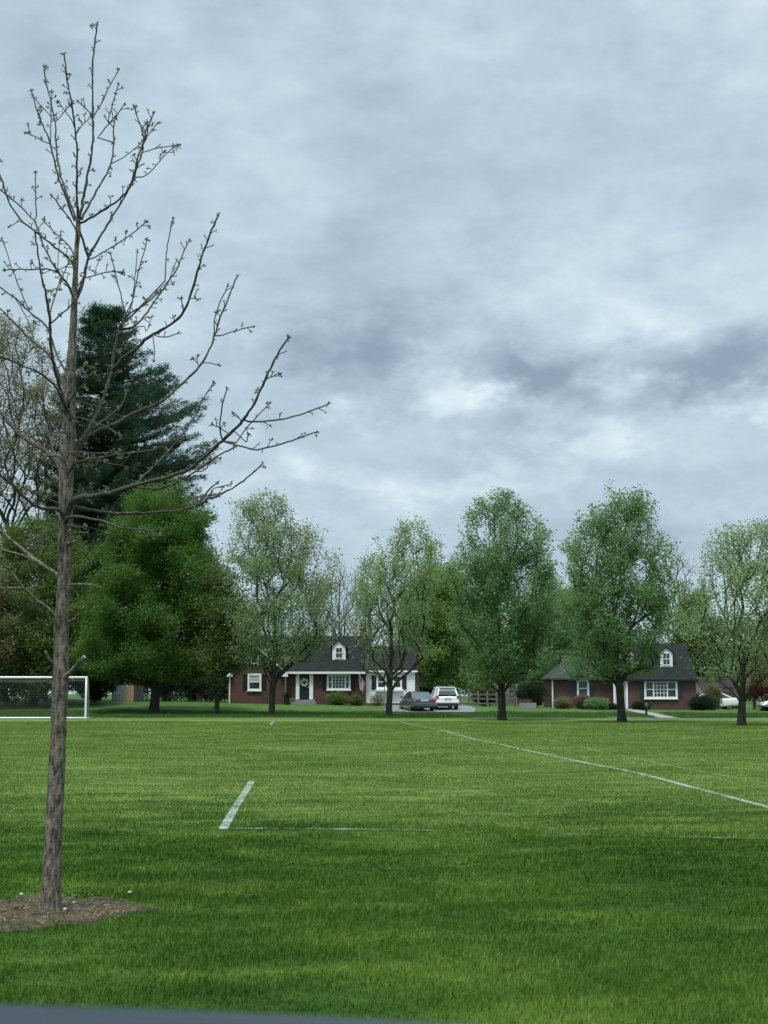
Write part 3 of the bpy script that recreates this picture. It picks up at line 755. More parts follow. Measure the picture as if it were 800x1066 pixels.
tree('bare_tree', 'tall thin tree with sparse brownish new leaves at the far left edge', 'tree', 4, 60,
     [(335, -40, 22), (355, -60, 48), (400, -70, 60), (450, -66, 58), (490, -60, 50), (530, -50, 40)], 620, 'lf_brown', None, .30, 600, 71, per=46, spread=.30, size=.15, leader=.25, bark='bark', rise=2.4, steep=1.6, lean=(0, 0), bare=.45)
tree('bare_tree', 'slim leafless tree with upright limbs between the left edge and the pine', 'tree', 42, 66,
     [(392, 30, 60), (430, 18, 72), (480, 14, 76), (540, 18, 72)], 200, 'lf_brown', None, .22, 620, 73, per=16, spread=.26, size=.14, leader=.3, rise=2.4, steep=1.6, lean=(.4, 0), bare=.5)
tree('olive_tree', 'broad olive-green tree behind the goal at the left edge', 'tree', 34, 58,
     [(545, 20, 60), (570, 0, 84), (610, -24, 96), (650, -34, 102), (690, -30, 104), (716, -16, 96)], 520, 'lf_olive', None, .24, 716, 79, per=105, spread=.48, size=.19, shell=.4)
tree('brown_tree', 'reddish-brown leafed tree at the left edge behind the goal', 'tree', -22, 56,
     [(598, -50, 4), (625, -64, 22), (660, -66, 24), (700, -56, 14)], 200, 'lf_bronze', None, .17, 716, 83, per=85, spread=.45, size=.17, shell=.42)
# trees behind the houses
tree('bare_tree', 'leafless grey tree behind the roof of the left brick house', 'tree', 352, 82,
     [(588, 340, 366), (610, 328, 380), (640, 322, 386), (665, 326, 382)], 420, 'lf_brown', None, .24, 690, 89, per=3, spread=.5, size=.13, bark='bark_grey', rise=1.7, r_tip=.02)
tree('bare_tree', 'leafless twiggy tree between the chimney and the tree row', 'tree', 386, 86,
     [(574, 378, 400), (600, 366, 412), (640, 362, 416), (668, 368, 410)], 420, 'lf_brown', None, .24, 690, 97, per=3, spread=.5, size=.13, bark='bark_grey', rise=1.7, r_tip=.02)
tree('green_tree', 'rounded green tree behind the white house wing and the grey car', 'tree', 452, 68,
     [(588, 440, 466), (605, 424, 484), (635, 414, 494), (665, 408, 500), (690, 414, 496), (712, 424, 488)], 480, 'lf_mid', None, .25, 718, 101, per=75, spread=.5, size=.20, shell=.4)
tree('green_tree', 'leafy green tree behind the rail fence, between the white SUV and the nearest maple trunk', 'tree', 498, 75,
     [(622, 488, 512), (645, 474, 524), (675, 470, 528), (700, 474, 524), (716, 480, 518)], 280, 'lf_mid', None, .22, 722, 103, per=70, spread=.5, size=.2, shell=.4)
tree('green_tree', 'green tree standing behind the big dark round bush', 'tree', 562, 74,
     [(600, 554, 582), (630, 540, 598), (668, 536, 598), (692, 540, 590), (708, 546, 582)], 260, 'lf_deep', None, .22, 722, 107, per=65, spread=.5, size=.2, shell=.42)
tree('green_tree', 'green tree rising behind the low wing of the right brick house', 'tree', 604, 80,
     [(600, 594, 614), (625, 582, 628), (655, 578, 634), (684, 580, 630)], 240, 'lf_mid', None, .22, 700, 109, per=55, spread=.52, size=.2, shell=.42)
tree('bare_tree', 'leafless greyish tree behind the right gable of the right brick house', 'tree', 706, 84,
     [(574, 696, 716), (600, 682, 730), (635, 676, 738), (665, 682, 734)], 380, 'lf_brown', None, .22, 690, 113, per=6, spread=.5, size=.14, bark='bark_grey', rise=1.6, r_tip=.02)
tree('olive_tree', 'olive-brown tree beside the right gable of the right brick house', 'tree', 727, 72,
     [(618, 716, 736), (640, 704, 750), (668, 700, 756), (692, 706, 752)], 240, 'lf_olive', None, .2, 712, 127, per=55, spread=.46, size=.18, shell=.42)
tree('green_tree', 'green tree at the right edge behind the pale maple', 'tree', 818, 64,
     [(600, 806, 832), (630, 792, 850), (660, 788, 856), (690, 794, 850)], 260, 'lf_mid', None, .22, 712, 131, per=60, spread=.46, size=.18, shell=.42)
tree('orange_tree', 'small tree with orange-bronze new leaves right of the rightmost trunk', 'tree', 786, 69,
     [(656, 780, 792), (672, 774, 800), (690, 774, 802), (704, 778, 798)], 110, 'lf_orange', None, .11, 718, 137, per=30, spread=.34, size=.15)
tree('red_tree', 'low dark red Japanese style maple at the right edge', 'tree', 794, 62,
     [(694, 786, 804), (706, 778, 814), (720, 778, 816), (732, 782, 812)], 130, 'lf_red', None, .09, 736, 139, per=40, spread=.26, size=.13)

def shrub(label, px, py, Y, w, h, leaf, seed, cat='shrub', name='shrub', per=26, n=None, size=.10, depth=.8, group=None, sparse=1.0):
    """px,py: foot; w,h in pixels of the photograph at that distance"""
    Y = Y * 2.0 + .2; p = at(px, py, Y); z = float(gz(p.x, Y)); s = Y / F * 1.02; W, Hh = w * s * .5, h * s; g = np.random.default_rng(seed)
    root = empty(name, (p.x, Y, z), label, cat, group); n = n or int(60 + 260 * W * Hh)
    C = []; tb = Tubes()
    for i in range(n):
        v = g.normal(0, 1, 3); v /= np.linalg.norm(v); r = g.random() ** .38
        lump = 1 + .18 * noise.noise(Vector(v) * 2.2 + Vector((seed, 0, 0)))
        C.append((p.x + W * v[0] * r * lump, Y + W * depth * v[1] * r * lump, z + Hh * (.52 + .48 * v[2] * r * lump)))
    C = np.array(C)
    for i in range(9):
        c = C[g.integers(len(C))]; b = np.array([p.x + g.normal(0, W * .18), Y + g.normal(0, W * .15), z - .05])
        tb.add([b, .5 * (b + c) + np.array([0, 0, .1 * Hh]), c], [.03, .02, .008], 5)
    link('stems', tb.mesh('stems'), M['bark'], root, smooth=True)
    link('foliage', leaf_mesh(C, int(per * sparse) or 1, .11, size, seed, .8, 'foliage'), M[leaf], root)
    return root

shrub('brownish twiggy shrub under the wide window of the left brick house', 352, 732.5, 60.1, 24, 13, 'lf_olive', 1, sparse=.5)
shrub('small rounded bright green shrub at the corner of the left brick house', 371.5, 732.5, 60.0, 13, 8.5, 'lf_yellow', 2)
shrub('thin twiggy shrub against the white siding of the house wing', 393, 734, 60.1, 15, 12, 'lf_brown', 3, sparse=.2)
shrub('big dark round evergreen bush left of the right brick house', 553, 738, 61.2, 30, 28, 'lf_dark', 4, n=330)
shrub('pink flowering shrub under the blue-shuttered window of the right house', 607, 738, 59.7, 19, 14, 'lf_pink', 5)
shrub('fresh green shrub right of the pink flowering shrub', 622, 739.5, 59.2, 24, 11, 'lf_deep', 6)
shrub('low brownish shrub at the left corner of the right brick house', 587, 738.5, 59.9, 20, 11, 'lf_bronze', 7, sparse=.7)
shrub('tiny dark shrub left of the door of the right brick house', 638, 740, 59.4, 8, 5, 'lf_dark', 8)
shrub('dark low bush below the left side of the triple window', 668, 738.5, 59.4, 18, 8, 'lf_dark', 9)
shrub('dark green bush at the right corner of the right brick house', 731, 738, 60.0, 24, 14, 'lf_dark', 10)
shrub('upright reddish-brown shrub beside the dark garage', 743, 738, 61.5, 18, 26, 'lf_bronze', 11, sparse=.8)
shrub('yellow-green bush rising behind the wooden rail fence', 506, 738, 62.5, 32, 23, 'lf_yellow', 12)
shrub('dark bush behind the goal, left of the wooden fence', 98, 736, 58.5, 46, 48, 'lf_dark', 13, n=560, size=.14)
shrub('dark bush seen through the goal net at the left edge', 20, 738, 57.5, 120, 46, 'lf_dark', 14, n=520, size=.14, depth=.4)
shrub('dark bush beneath the right boughs of the bright maple', 150, 733, 64, 76, 56, 'lf_dark', 15, n=760, size=.14, depth=.5)
def hedge():
    g = np.random.default_rng(31); a, b = at(168, 733, 123.6), at(236, 733, 123.6); C = []
    root = empty('hedge', ((a.x + b.x) / 2, 123.6, float(gz((a.x + b.x) / 2, 123.6))), 'long dark hedge left of the left brick house', 'hedge'); tb = Tubes()
    for i in range(1100):
        x = g.uniform(a.x, b.x); z = float(gz(x, 123.6)); C.append((x, 123.6 + g.uniform(-.6, .6), z + 2.7 * g.random() ** .7 + .12 * math.sin(x * 3)))
        if i < 24: tb.add([(x, 123.6, z - .05), (x + .1, 123.6, z + 1.2)], [.03, .015], 5)
    link('stems', tb.mesh('stems'), M['bark'], root, smooth=True)
    link('foliage', leaf_mesh(np.array(C), 26, .13, .12, 33, .9, 'foliage'), M['lf_dark'], root)
hedge()
def distant_wood():
    g = np.random.default_rng(44); C = []
    for x in np.arange(-150, 151, 3.4):
        Y = g.uniform(215, 290); h = g.uniform(7, 13) * (1 + .15 * math.sin(x * .11)); w = g.uniform(3.5, 6); z0 = float(gz(x, Y))
        for i in range(85):
            v = g.normal(0, 1, 3); v /= np.linalg.norm(v); r = g.random() ** .4
            C.append((x + v[0] * w * r, Y + v[1] * w * r, z0 + h * (.5 + .5 * v[2] * r)))
    o = link('distant_wood', leaf_mesh(np.array(C), 12, .6, .75, 45, .8, 'distant_wood'), M['lf_deep'])
    tag(o, 'far line of green woodland closing the view behind the houses', 'woodland', kind='stuff')
distant_wood()

# ------------------------------------------------------------------ the young bare tree close by
def near_tree():
    YT = TREE.y; root = empty('young_tree', TREE, 'slender young tree with grey-brown bark and nearly bare budding branches in the foreground', 'tree')
    k = YT / F * 1.0
    # trunk
    ctl = [(52.5, 961, 38), (52.6, 953, 31), (52.8, 945, 26), (53.4, 930, 21.8), (55, 880, 19.5), (58, 820, 18.6), (61, 760, 17.8), (62.5, 715, 18.6), (63, 700, 18.4), (63.8, 650, 17), (67, 600, 14.6), (67.5, 566, 15.6), (68.5, 530, 16.4), (69, 500, 17), (71, 460, 18.5), (72.6, 425, 14.6), (72.8, 400, 13.6), (76, 350, 10), (78, 300, 7.4), (79.5, 262, 6), (81.5, 240, 6.4), (81.5, 228, 6)]
    c = np.array(ctl); yy = np.linspace(961, 228, 334)
    px = np.interp(-yy, -c[:, 0 + 1], c[:, 0]); w = np.interp(-yy, -c[:, 1], c[:, 2])
    for _ in range(5): px[1:-1] = .25 * px[:-2] + .5 * px[1:-1] + .25 * px[2:]; w[1:-1] = .25 * w[:-2] + .5 * w[1:-1] + .25 * w[2:]
    P = []; Rr = []
    for a, b, ww in zip(px, yy, w):
        p = at(a, b, YT); P.append(p); ww *= np.interp(b, [250, 440, 520, 900], [.82, .82, .87, .92]); Rr.append(ww * .5 * (p - Vector((0, 0, CAMZ))).length / math.hypot(F, math.hypot(a - CX, b - CY)))
    n = 44; V, Q, T = tube_arrays(P, Rr, n, True); V = V.copy()
    for i in range(len(P)):
        for j in range(n):
            q = V[i * n + j]; cdir = q - np.array(P[i]); r = Rr[i]; d = cdir / (np.linalg.norm(cdir) + 1e-9)
            f = noise.noise(Vector((q[0] * 52, q[1] * 52, q[2] * 9))); f2 = noise.noise(Vector((q[0] * 120, q[1] * 120, q[2] * 26))); f3 = noise.noise(Vector((q[0] * 14, q[1] * 14, q[2] * 5)))
            rid = (1 - abs(f) * 2.2)
            V[i * n + j] = q + d * r * (.10 * rid + .075 * f2 + .07 * f3 - .06)
    link('trunk', npmesh('trunk', V, [Q, T]), M['bark_near'], root, smooth=True)
    g = np.random.default_rng(77)

    def world(pts, y0, y1, jit=.0):
        m = len(pts); seg = [0]
        for a, b in zip(pts[:-1], pts[1:]): seg.append(seg[-1] + math.hypot(b[0] - a[0], b[1] - a[1]))
        s = np.array(seg) / seg[-1]; dense = np.linspace(0, 1, max(6, int(seg[-1] / 5)))
        X = np.interp(dense, s, [p[0] for p in pts]); Yp = np.interp(dense, s, [p[1] for p in pts])
        for _ in range(2): X[1:-1] = .25 * X[:-2] + .5 * X[1:-1] + .25 * X[2:]; Yp[1:-1] = .25 * Yp[:-2] + .5 * Yp[1:-1] + .25 * Yp[2:]
        if jit and len(X) > 4:
            X[1:-1] += g.normal(0, jit, len(X) - 2); Yp[1:-1] += g.normal(0, jit, len(X) - 2)
        ya = y0 + (y1 - y0) * (1 - (1 - dense) ** 1.4)
        return [at(a, b, YT + c_) for a, b, c_ in zip(X, Yp, ya)]

    def leaves(pts_dirs, name='young_leaves'):
        V = []; n_ = 0
        for (p, d, s) in pts_dirs:
            for q in range(int(g.integers(4, 8))):
                a = np.array(d) * .7 + g.normal(0, .75, 3); a /= np.linalg.norm(a); b = np.cross(a, g.normal(0, 1, 3)); b /= np.linalg.norm(b)
                L = s * g.uniform(.6, 1.3); o = np.array(p) + g.normal(0, s * .12, 3); nn = np.cross(a, b) * L * .15
                V += [o, o + a * L * .5 + b * L * .26 + nn, o + a * L, o + a * L * .5 - b * L * .26 + nn]; n_ += 1
        return npmesh(name, np.array(V), [np.arange(n_ * 4).reshape(n_, 4)])

    # (start px width, end px width, depth at start, depth at end, points, side shoots)
    def limb(w0, w1, y1, pts, subs=(), spurs=.5, mat='bark_twig', tipleaf=True, y0=0.0):
        if tipleaf and w0 > 1.7 and pts[0][1] > 240:
            tx = float(np.interp(-pts[0][1], -yy, px)); dxx = abs(pts[0][0] - tx)
            if dxx < 30: by = min(940, pts[0][1] + 5 + .9 * dxx + w0 * 1.6); pts = [(float(np.interp(-by, -yy, px)), by)] + list(pts)
        Wp = world(pts, y0, y1, .35); m = len(Wp); tb = Tubes(); L = []
        sc_px = YT / F * 1.03
        rad = [max(.0023, .45 * sc_px * (w0 + (w1 - w0) * (i / (m - 1)) ** .8)) for i in range(m)]
        rad = [r * (1 + .10 * g.normal()) * (1 + .45 * max(0, 1 - i / (m * .16)) * (w0 > 3.4)) for i, r in enumerate(rad)]
        tb.add(Wp, rad, 10 if w0 > 3.5 else 7)
        def dress(Wq, rq, dens, tip=True):
            mm = len(Wq)
            if tip:
                d = (Wq[-1] - Wq[-2]).normalized(); L.append((Wq[-1], d, .028)); tb.add([Wq[-1], Wq[-1] + d * .012, Wq[-1] + d * .022], [.0045, .0055, .001], 5)
            for i in range(2, mm - 1):
                if rq[i] < .0112 and g.random() < dens * 1.35:
                    d = (Wq[i + 1] - Wq[i]).normalized(); o = Vector(g.normal(0, 1, 3)); o = (o - d * o.dot(d)).normalized()
                    l = g.uniform(.014, .06) * (1.3 if g.random() < .2 else 1); e = Wq[i] + (o * .8 + d * .5 + Vector((0, 0, .25))).normalized() * l
                    tb.add([Wq[i], Wq[i].lerp(e, .55) + d * .003, e], [.0034, .0028, .0032], 5); L.append((e, (e - Wq[i]).normalized(), g.uniform(.015, .030)))
        dress(Wp, rad, spurs, tipleaf)
        for (spts, sw0, sw1, sy1) in subs:
            # side shoot starts at the depth of the nearest limb point
            st = min(Wp, key=lambda q: (q - at(spts[0][0], spts[0][1], q.y)).length); dy = st.y - YT
            Ws = world(spts, dy, sy1, .25); Ws[0] = st
            rs = [max(.0021, .46 * sc_px * (sw0 + (sw1 - sw0) * i / (len(Ws) - 1))) for i in range(len(Ws))]
            tb.add(Ws, rs, 6); dress(Ws, rs, spurs)
        b = link('branch', tb.mesh('branch'), M[mat], root, smooth=True)
        if L:
            me = leaves(L); link('young_leaves', me, M['lf_bud'], b)
    # crown of upright shoots from the top whorl
    limb(3.4, 1.7, .10, [(82, 230), (90, 190), (97, 150), (97, 110), (96, 70), (99, 42), (101, 25)], [([(97, 122), (105, 108), (115, 88), (123, 73)], 1.6, 1.2, .3), ([(97, 121), (90, 113), (82, 106)], 1.3, 1.1, -.1)], .42)
    limb(2.8, 1.5, -.35, [(81, 228), (80, 190), (80, 150), (78, 130), (74, 105), (69, 78), (67, 57)], [([(80, 138), (86, 129), (96, 121)], 1.2, 1, -.2), ([(79, 132), (70, 118), (61, 106)], 1.2, 1, -.5)], .4)
    limb(2.7, 1.5, .45, [(79, 228), (70, 203), (62, 180), (58, 150), (58, 130), (53, 105), (47, 82), (46, 70)], [([(59, 128), (48, 114), (37, 106), (34, 99)], 1.3, 1, .7), ([(59, 127), (66, 117), (75, 107)], 1.2, 1, .3)], .5)
    limb(2.5, 1.4, -.2, [(78, 230), (66, 198), (58, 175), (53, 150), (45, 130), (38, 115), (33, 95)], [([(50, 150), (40, 144), (28, 138)], 1.3, 1.1, -.5), ([(53, 150), (53, 120), (54, 97)], 1.3, 1.1, .1)], .5)
    limb(2.8, 1.6, .5, [(85, 228), (100, 200), (116, 172), (119, 150), (118, 135), (120, 122)], [([(118, 169), (133, 162), (143, 152), (148, 147)], 1.4, 1.2, .8), ([(98, 148), (110, 132), (120, 122), (129, 109)], 1.5, 1.2, .1), ([(111, 131), (116, 112), (123, 88)], 1.3, 1.1, .25)], .5)
    limb(2.8, 1.6, -.55, [(84, 232), (110, 218), (130, 203), (138, 188), (143, 165), (150, 148), (155, 130), (160, 118)], [([(151, 146), (146, 130), (140, 112)], 1.4, 1.1, -.7), ([(152, 144), (160, 133), (164, 128)], 1.2, 1, -.4)], .5)
    limb(3.6, 1.7, .35, [(86, 297), (92, 267), (106, 243), (125, 213), (138, 190), (146, 165), (150, 148), (154, 128)], [([(144, 187), (157, 180), (170, 162), (184, 151)], 1.5, 1.2, .8), ([(149, 158), (165, 153), (186, 151)], 1.4, 1.2, .1), ([(96, 270), (108, 262), (122, 254), (140, 242), (152, 231)], 1.6, 1.3, -.3)], .5)
    limb(3.0, 2.4, .2, [(82, 236), (86, 250), (92, 268)], spurs=0, tipleaf=False)
    limb(2.0, 1.3, -.5, [(82, 244), (72, 226), (63, 216), (55, 205)], spurs=.5)
    limb(1.8, 1.3, .6, [(86, 288), (100, 287), (114, 281), (127, 285)], [([(99, 290), (100, 280), (103, 271)], 1.2, 1, .7)], .5)
    limb(2.6, 1.4, -.4, [(76, 272), (55, 255), (35, 240), (22, 230), (10, 212), (0, 182), (-6, 160)], [([(20, 229), (14, 234), (10, 236)], 1.2, 1, -.5)], .4)
    limb(2.6, 1.4, .5, [(75, 300), (60, 283), (45, 257), (38, 232), (20, 213), (0, 197), (-20, 184)], [([(38, 230), (37, 205), (37, 180)], 1.6, 1.2, .4), ([(60, 285), (61, 262), (63, 242)], 1.3, 1, .7)], .4)
    limb(2.2, 1.3, -.7, [(73, 300), (66, 288), (55, 280), (30, 280), (6, 281)], [([(60, 282), (70, 276), (78, 270)], 1.2, 1, -.5)], .7)
    limb(1.9, 1.2, .3, [(73, 255), (58, 243), (45, 229)], spurs=.6)
    limb(1.8, 1.2, -.3, [(76, 262), (70, 276), (64, 290), (62, 300)], spurs=.4)
    # left limbs
    limb(5.2, 1.5, -.45, [(66, 420), (60, 395), (53, 365), (52, 335), (49, 312), (44, 290), (41, 275), (38, 255), (36, 241)], [([(53, 338), (62, 328), (73, 320), (78, 312)], 2.0, 1.6, -.2), ([(51, 330), (56, 312), (63, 290)], 1.4, 1.1, -.8)], .3)
    limb(3.8, 1.7, .5, [(63, 392), (50, 367), (32, 354), (15, 336), (0, 321), (-22, 300)], [([(37, 356), (30, 336), (22, 320), (14, 308)], 1.4, 1.1, .9)], .35)
    limb(3.2, 1.7, .8, [(60, 372), (49, 339), (30, 324), (12, 307), (0, 299), (-20, 285)], [([(30, 323), (20, 300), (14, 284), (8, 265), (2, 250)], 1.5, 1.1, .9)], .4)
    limb(3.0, 1.6, -.9, [(64, 414), (58, 401), (42, 388), (20, 379), (0, 371), (-25, 362)], spurs=.25)
    limb(6.5, 3.0, .5, [(64, 488), (57, 478), (47, 468), (30, 460), (15, 447), (0, 428), (-22, 402)], [([(58, 478), (52, 455), (44, 438), (36, 420), (22, 400)], 2.6, 1.4, .9)], .15)
    limb(5.0, 2.4, -.5, [(64, 529), (50, 530), (38, 528), (25, 517), (8, 500), (0, 494), (-24, 476)], spurs=.2)
    limb(6.0, 2.6, .35, [(65, 602), (50, 591), (35, 582), (18, 567), (0, 552), (-20, 534)], [([(36, 583), (22, 577), (8, 574), (-10, 566)], 2.6, 1.6, .6)], .15, 'bark_near')
    limb(5.6, 2.4, -.35, [(56, 639), (48, 632), (33, 622), (20, 607), (12, 595), (0, 584), (-20, 566)], [([(21, 613), (12, 612), (0, 612), (-14, 610)], 2.6, 1.6, -.5)], .1, 'bark_near')
    # right limbs
    limb(7.0, 2.6, .25, [(78, 468), (90, 450), (98, 437), (108, 415), (116, 388), (120, 358), (124, 342)], [([(124, 342), (136, 343), (148, 333), (158, 318), (172, 298), (185, 280), (191, 262), (197, 250)], 2.6, 1.5, .8),
         ([(172, 298), (172, 276), (175, 250), (180, 228)], 1.7, 1.2, .6), ([(124, 340), (133, 326), (150, 318), (166, 304)], 1.9, 1.3, -.1), ([(135, 342), (130, 325), (125, 303), (119, 280), (115, 264)], 1.6, 1.2, .2),
         ([(131, 336), (138, 314), (146, 275), (153, 250)], 1.6, 1.2, .6), ([(137, 318), (140, 296), (143, 261)], 1.3, 1.0, .7), ([(174, 297), (179, 284), (184, 271)], 1.2, 1, .9), ([(150, 333), (152, 350), (158, 330)], 1.2, 1, .9)], .4)
    limb(4.0, 1.7, -.7, [(117, 385), (128, 372), (141, 365), (152, 352), (175, 340), (190, 328), (197, 312), (203, 292), (212, 262), (219, 243), (227, 225)], [([(192, 327), (190, 318), (189, 311)], 1.3, 1.1, -.7), ([(197, 311), (201, 310), (205, 311)], 1.2, 1, -.6), ([(160, 349), (172, 352), (185, 347)], 1.4, 1.1, -.9), ([(160, 350), (161, 365), (160, 375)], 1.2, 1, -.6)], .35)
    limb(4.6, 1.8, .7, [(82, 470), (92, 452), (120, 441), (140, 429), (170, 418), (190, 399), (205, 385), (213, 375), (221, 357), (228, 335), (238, 310), (247, 288)], [([(224, 350), (222, 338), (228, 316), (237, 298)], 1.5, 1.2, .6), ([(225, 352), (238, 346), (250, 343), (263, 340)], 1.6, 1.3, 1.0),
         ([(212, 377), (219, 378), (227, 380)], 1.3, 1.1, .8), ([(208, 381), (204, 376), (202, 374)], 1.2, 1, .6), ([(150, 428), (160, 432), (168, 450)], 1.6, 1.2, .9)], .3)
    limb(6.6, 1.8, -.95, [(74, 520), (84, 518), (100, 516), (120, 512), (140, 505), (160, 500), (182, 495), (200, 487), (230, 460), (252, 440), (265, 420), (276, 396), (290, 367), (300, 352)],
         [([(230, 459), (229, 440), (231, 422), (236, 406)], 1.8, 1.3, -1.0), ([(253, 439), (270, 439), (292, 437), (315, 431), (341, 421)], 2.0, 1.3, -.6), ([(232, 459), (246, 463), (266, 469), (298, 461), (329, 450)], 2.0, 1.4, -1.3),
          ([(243, 466), (252, 451), (268, 433), (281, 420)], 1.6, 1.2, -.5), ([(276, 396), (284, 391), (291, 389)], 1.3, 1.1, -.9), ([(252, 440), (248, 433), (244, 430)], 1.2, 1, -.8), ([(256, 462), (258, 455), (259, 452)], 1.2, 1, -1), ([(229, 444), (224, 444), (222, 442)], 1.2, 1, -.8)], .22)
    limb(3.2, 1.6, -.4, [(120, 512), (135, 506), (162, 510), (183, 503), (205, 490), (222, 477), (243, 466)], [([(205, 490), (214, 492), (219, 478)], 1.3, 1.1, -.5)], .25, y0=-.15)
    limb(2.8, 1.5, .3, [(140, 505), (160, 486), (180, 465), (198, 442), (212, 414), (222, 399)], spurs=.25, y0=-.2)
    limb(4.6, 1.7, .55, [(72, 527), (95, 531), (120, 535), (150, 534), (186, 532), (204, 527), (222, 517), (240, 510), (257, 498), (273, 483)], [([(204, 527), (214, 516), (218, 508), (226, 503)], 3.0, 1.6, .5), ([(218, 510), (230, 506), (240, 504)], 1.3, 1.1, .6)], .2)
    limb(4.0, 1.6, -.6, [(70, 536), (85, 538), (101, 541), (129, 550), (156, 551), (165, 557)], spurs=.15)
    limb(3.4, 1.4, .7, [(84, 456), (104, 440), (122, 427), (130, 416), (132, 408)], [([(104, 441), (118, 447), (125, 455)], 1.4, 1.1, .8)], .2, 'bark_twig')
    limb(3.0, 1.4, -.5, [(76, 482), (92, 478), (115, 474), (140, 471), (165, 468), (176, 460)], spurs=.3)
    limb(2.6, 1.3, .9, [(78, 392), (90, 376), (96, 382), (97, 388)], spurs=.3)
    limb(2.6, 1.4, -.4, [(70, 420), (82, 404), (92, 398), (84, 386), (70, 384)], spurs=.25)
    # tangle of thin dead twigs round the middle of the trunk
    for q in range(26):
        yb = g.uniform(395, 560); sgn = 1 if g.random() < .68 else -1; L_ = g.uniform(18, 62); tx = float(np.interp(-yb, -yy, px)); a_ = g.uniform(-.55, .5); bend = g.normal(0, .25)
        limb(g.uniform(1.5, 2.4), 1.1, g.normal(0, .5), [(tx, yb), (tx + sgn * L_ * .35, yb - L_ * .35 * a_), (tx + sgn * L_ * .7, yb - L_ * (.7 * a_ + .12 * bend)), (tx + sgn * L_, yb - L_ * (a_ + bend * .4))], spurs=.35)
    # short dead stubs
    for (w0, w1, y1, pts) in ((3.2, 1.8, -.1, [(70, 609), (85, 607), (96, 609), (106, 612)]), (3.0, 1.8, -.12, [(69, 649), (78, 645), (83, 639), (88, 631)]), (4.0, 2.4, -.1, [(57, 694), (51, 686), (47, 678)]), (4.6, 3.4, -.08, [(66, 567), (73, 566), (80, 564)])):
        limb(w0, w1, y1, pts, (), 0, 'bark_near', False)
    s = world([(66, 706), (73, 701), (80, 693), (88, 684)], -.02, -.14); mb = MB(); mb.tube(s, [.024, .019, .0165] + [.0165] * (len(s) - 3), 12, False)
    b = mb.build('broken_stub', M['bark_near'], root, smooth=True); tag(b, 'pale snapped-off stub of a lower branch')
    d = (s[-1] - s[-2]).normalized(); e = MB(); e.tube([s[-1] - d * .001, s[-1] + d * .004], [.0163, .012], 12); e.build('broken_end', M['wood_break'], b)
near_tree()
# ------------------------------------------------------------------ houses
def window(root, x0, x1, z0, z1, y, nx=2, nz=2, fw=.10, blind=0.0, sections=None, sill=True):
    """a window in a wall whose face is at y (outside is towards -y)"""
    w = empty('window', (x0, y, z0), None, None); w.parent = root; w.location = Vector((x0, y, z0)) - wloc(root)
    f = MB(); a = y - .07; b = y - .003
    f.box(x0, x0 + fw, a, b, z0, z1).box(x1 - fw, x1, a, b, z0, z1).box(x0 + fw + .001, x1 - fw - .001, a + .004, b, z1 - fw, z1 - .001).box(x0 + fw + .001, x1 - fw - .001, a + .004, b, z0 + .001, z0 + fw)
    secs = sections or [(0, 1)]; iw = x1 - x0 - 2 * fw
    for si, (s0, s1) in enumerate(secs):
        sx0, sx1 = x0 + fw + iw * s0, x0 + fw + iw * s1
        if si: f.box(sx0 - .05, sx0 + .05, a + .008, b, z0 + fw + .001, z1 - fw - .001)
        n = nx if not isinstance(nx, (list, tuple)) else nx[si]; m = nz if not isinstance(nz, (list, tuple)) else nz[si]
        for i in range(1, n): xm = sx0 + (sx1 - sx0) * i / n; f.box(xm - .017, xm + .017, y - .05, y - .024, z0 + fw, z1 - fw)
        for i in range(1, m): zm = z0 + fw + (z1 - z0 - 2 * fw) * i / m; f.box(sx0 + .052, sx1 - .052, y - .052, y - .022, zm - (.03 if m == 2 else .017), zm + (.03 if m == 2 else .017))
    f.build('frame', M['white'], w)
    MB().box(x0 + fw * .6, x1 - fw * .6, y - .02, y - .012, z0 + fw * .6, z1 - fw * .6).build('pane', M['glass'], w)
    if blind: MB().box(x0 + fw, x1 - fw, y - .0235, y - .0215, z1 - fw - (z1 - z0 - 2 * fw) * blind, z1 - fw).build('blind', M['blind'], w)
    if sill: MB().box(x0 - .05, x1 + .05, y - .13, y - .002, z0 - .06, z0 - .003).build('sill', M['white'], w)
    return w

def shutter(root, x0, x1, z0, z1, y, mat='shutter'):
    s = MB(); t = .05; s.box(x0, x0 + t, y - .05, y - .003, z0, z1).box(x1 - t, x1, y - .05, y - .003, z0, z1)
    n = 18
    for i in range(n): zz = z0 + (z1 - z0) * (i + .5) / n; h = (z1 - z0) / n * .42; s.box(x0 + t, x1 - t, y - .04 + (.004 if i % 2 else 0), y - .005, zz - h, zz + h)
    return s.build('shutter', M[mat], root)

def gable_block(mb, x0, x1, y0, y1, zb, ze, zr):
    """walls with gables at both x ends"""
    ym = .5 * (y0 + y1); return mb.prism([(x0, y0, zb), (x0, y1, zb), (x0, y1, ze), (x0, ym, zr), (x0, y0, ze)], (x1 - x0, 0, 0))

def gable_roof(mb, x0, x1, y0, y1, ze, zr, over=.35, t=.14):
    ym = .5 * (y0 + y1); s = (zr - ze) / (ym - y0); d = over
    mb.prism([(x0 - .2, y0 - d, ze - s * d + .02), (x0 - .2, ym, zr + .02), (x0 - .2, y1 + d, ze - s * d + .02), (x0 - .2, y1 + d, ze - s * d + t + .02), (x0 - .2, ym, zr + t + .03), (x0 - .2, y0 - d, ze - s * d + t + .02)], (x1 - x0 + .4, 0, 0))
    return mb

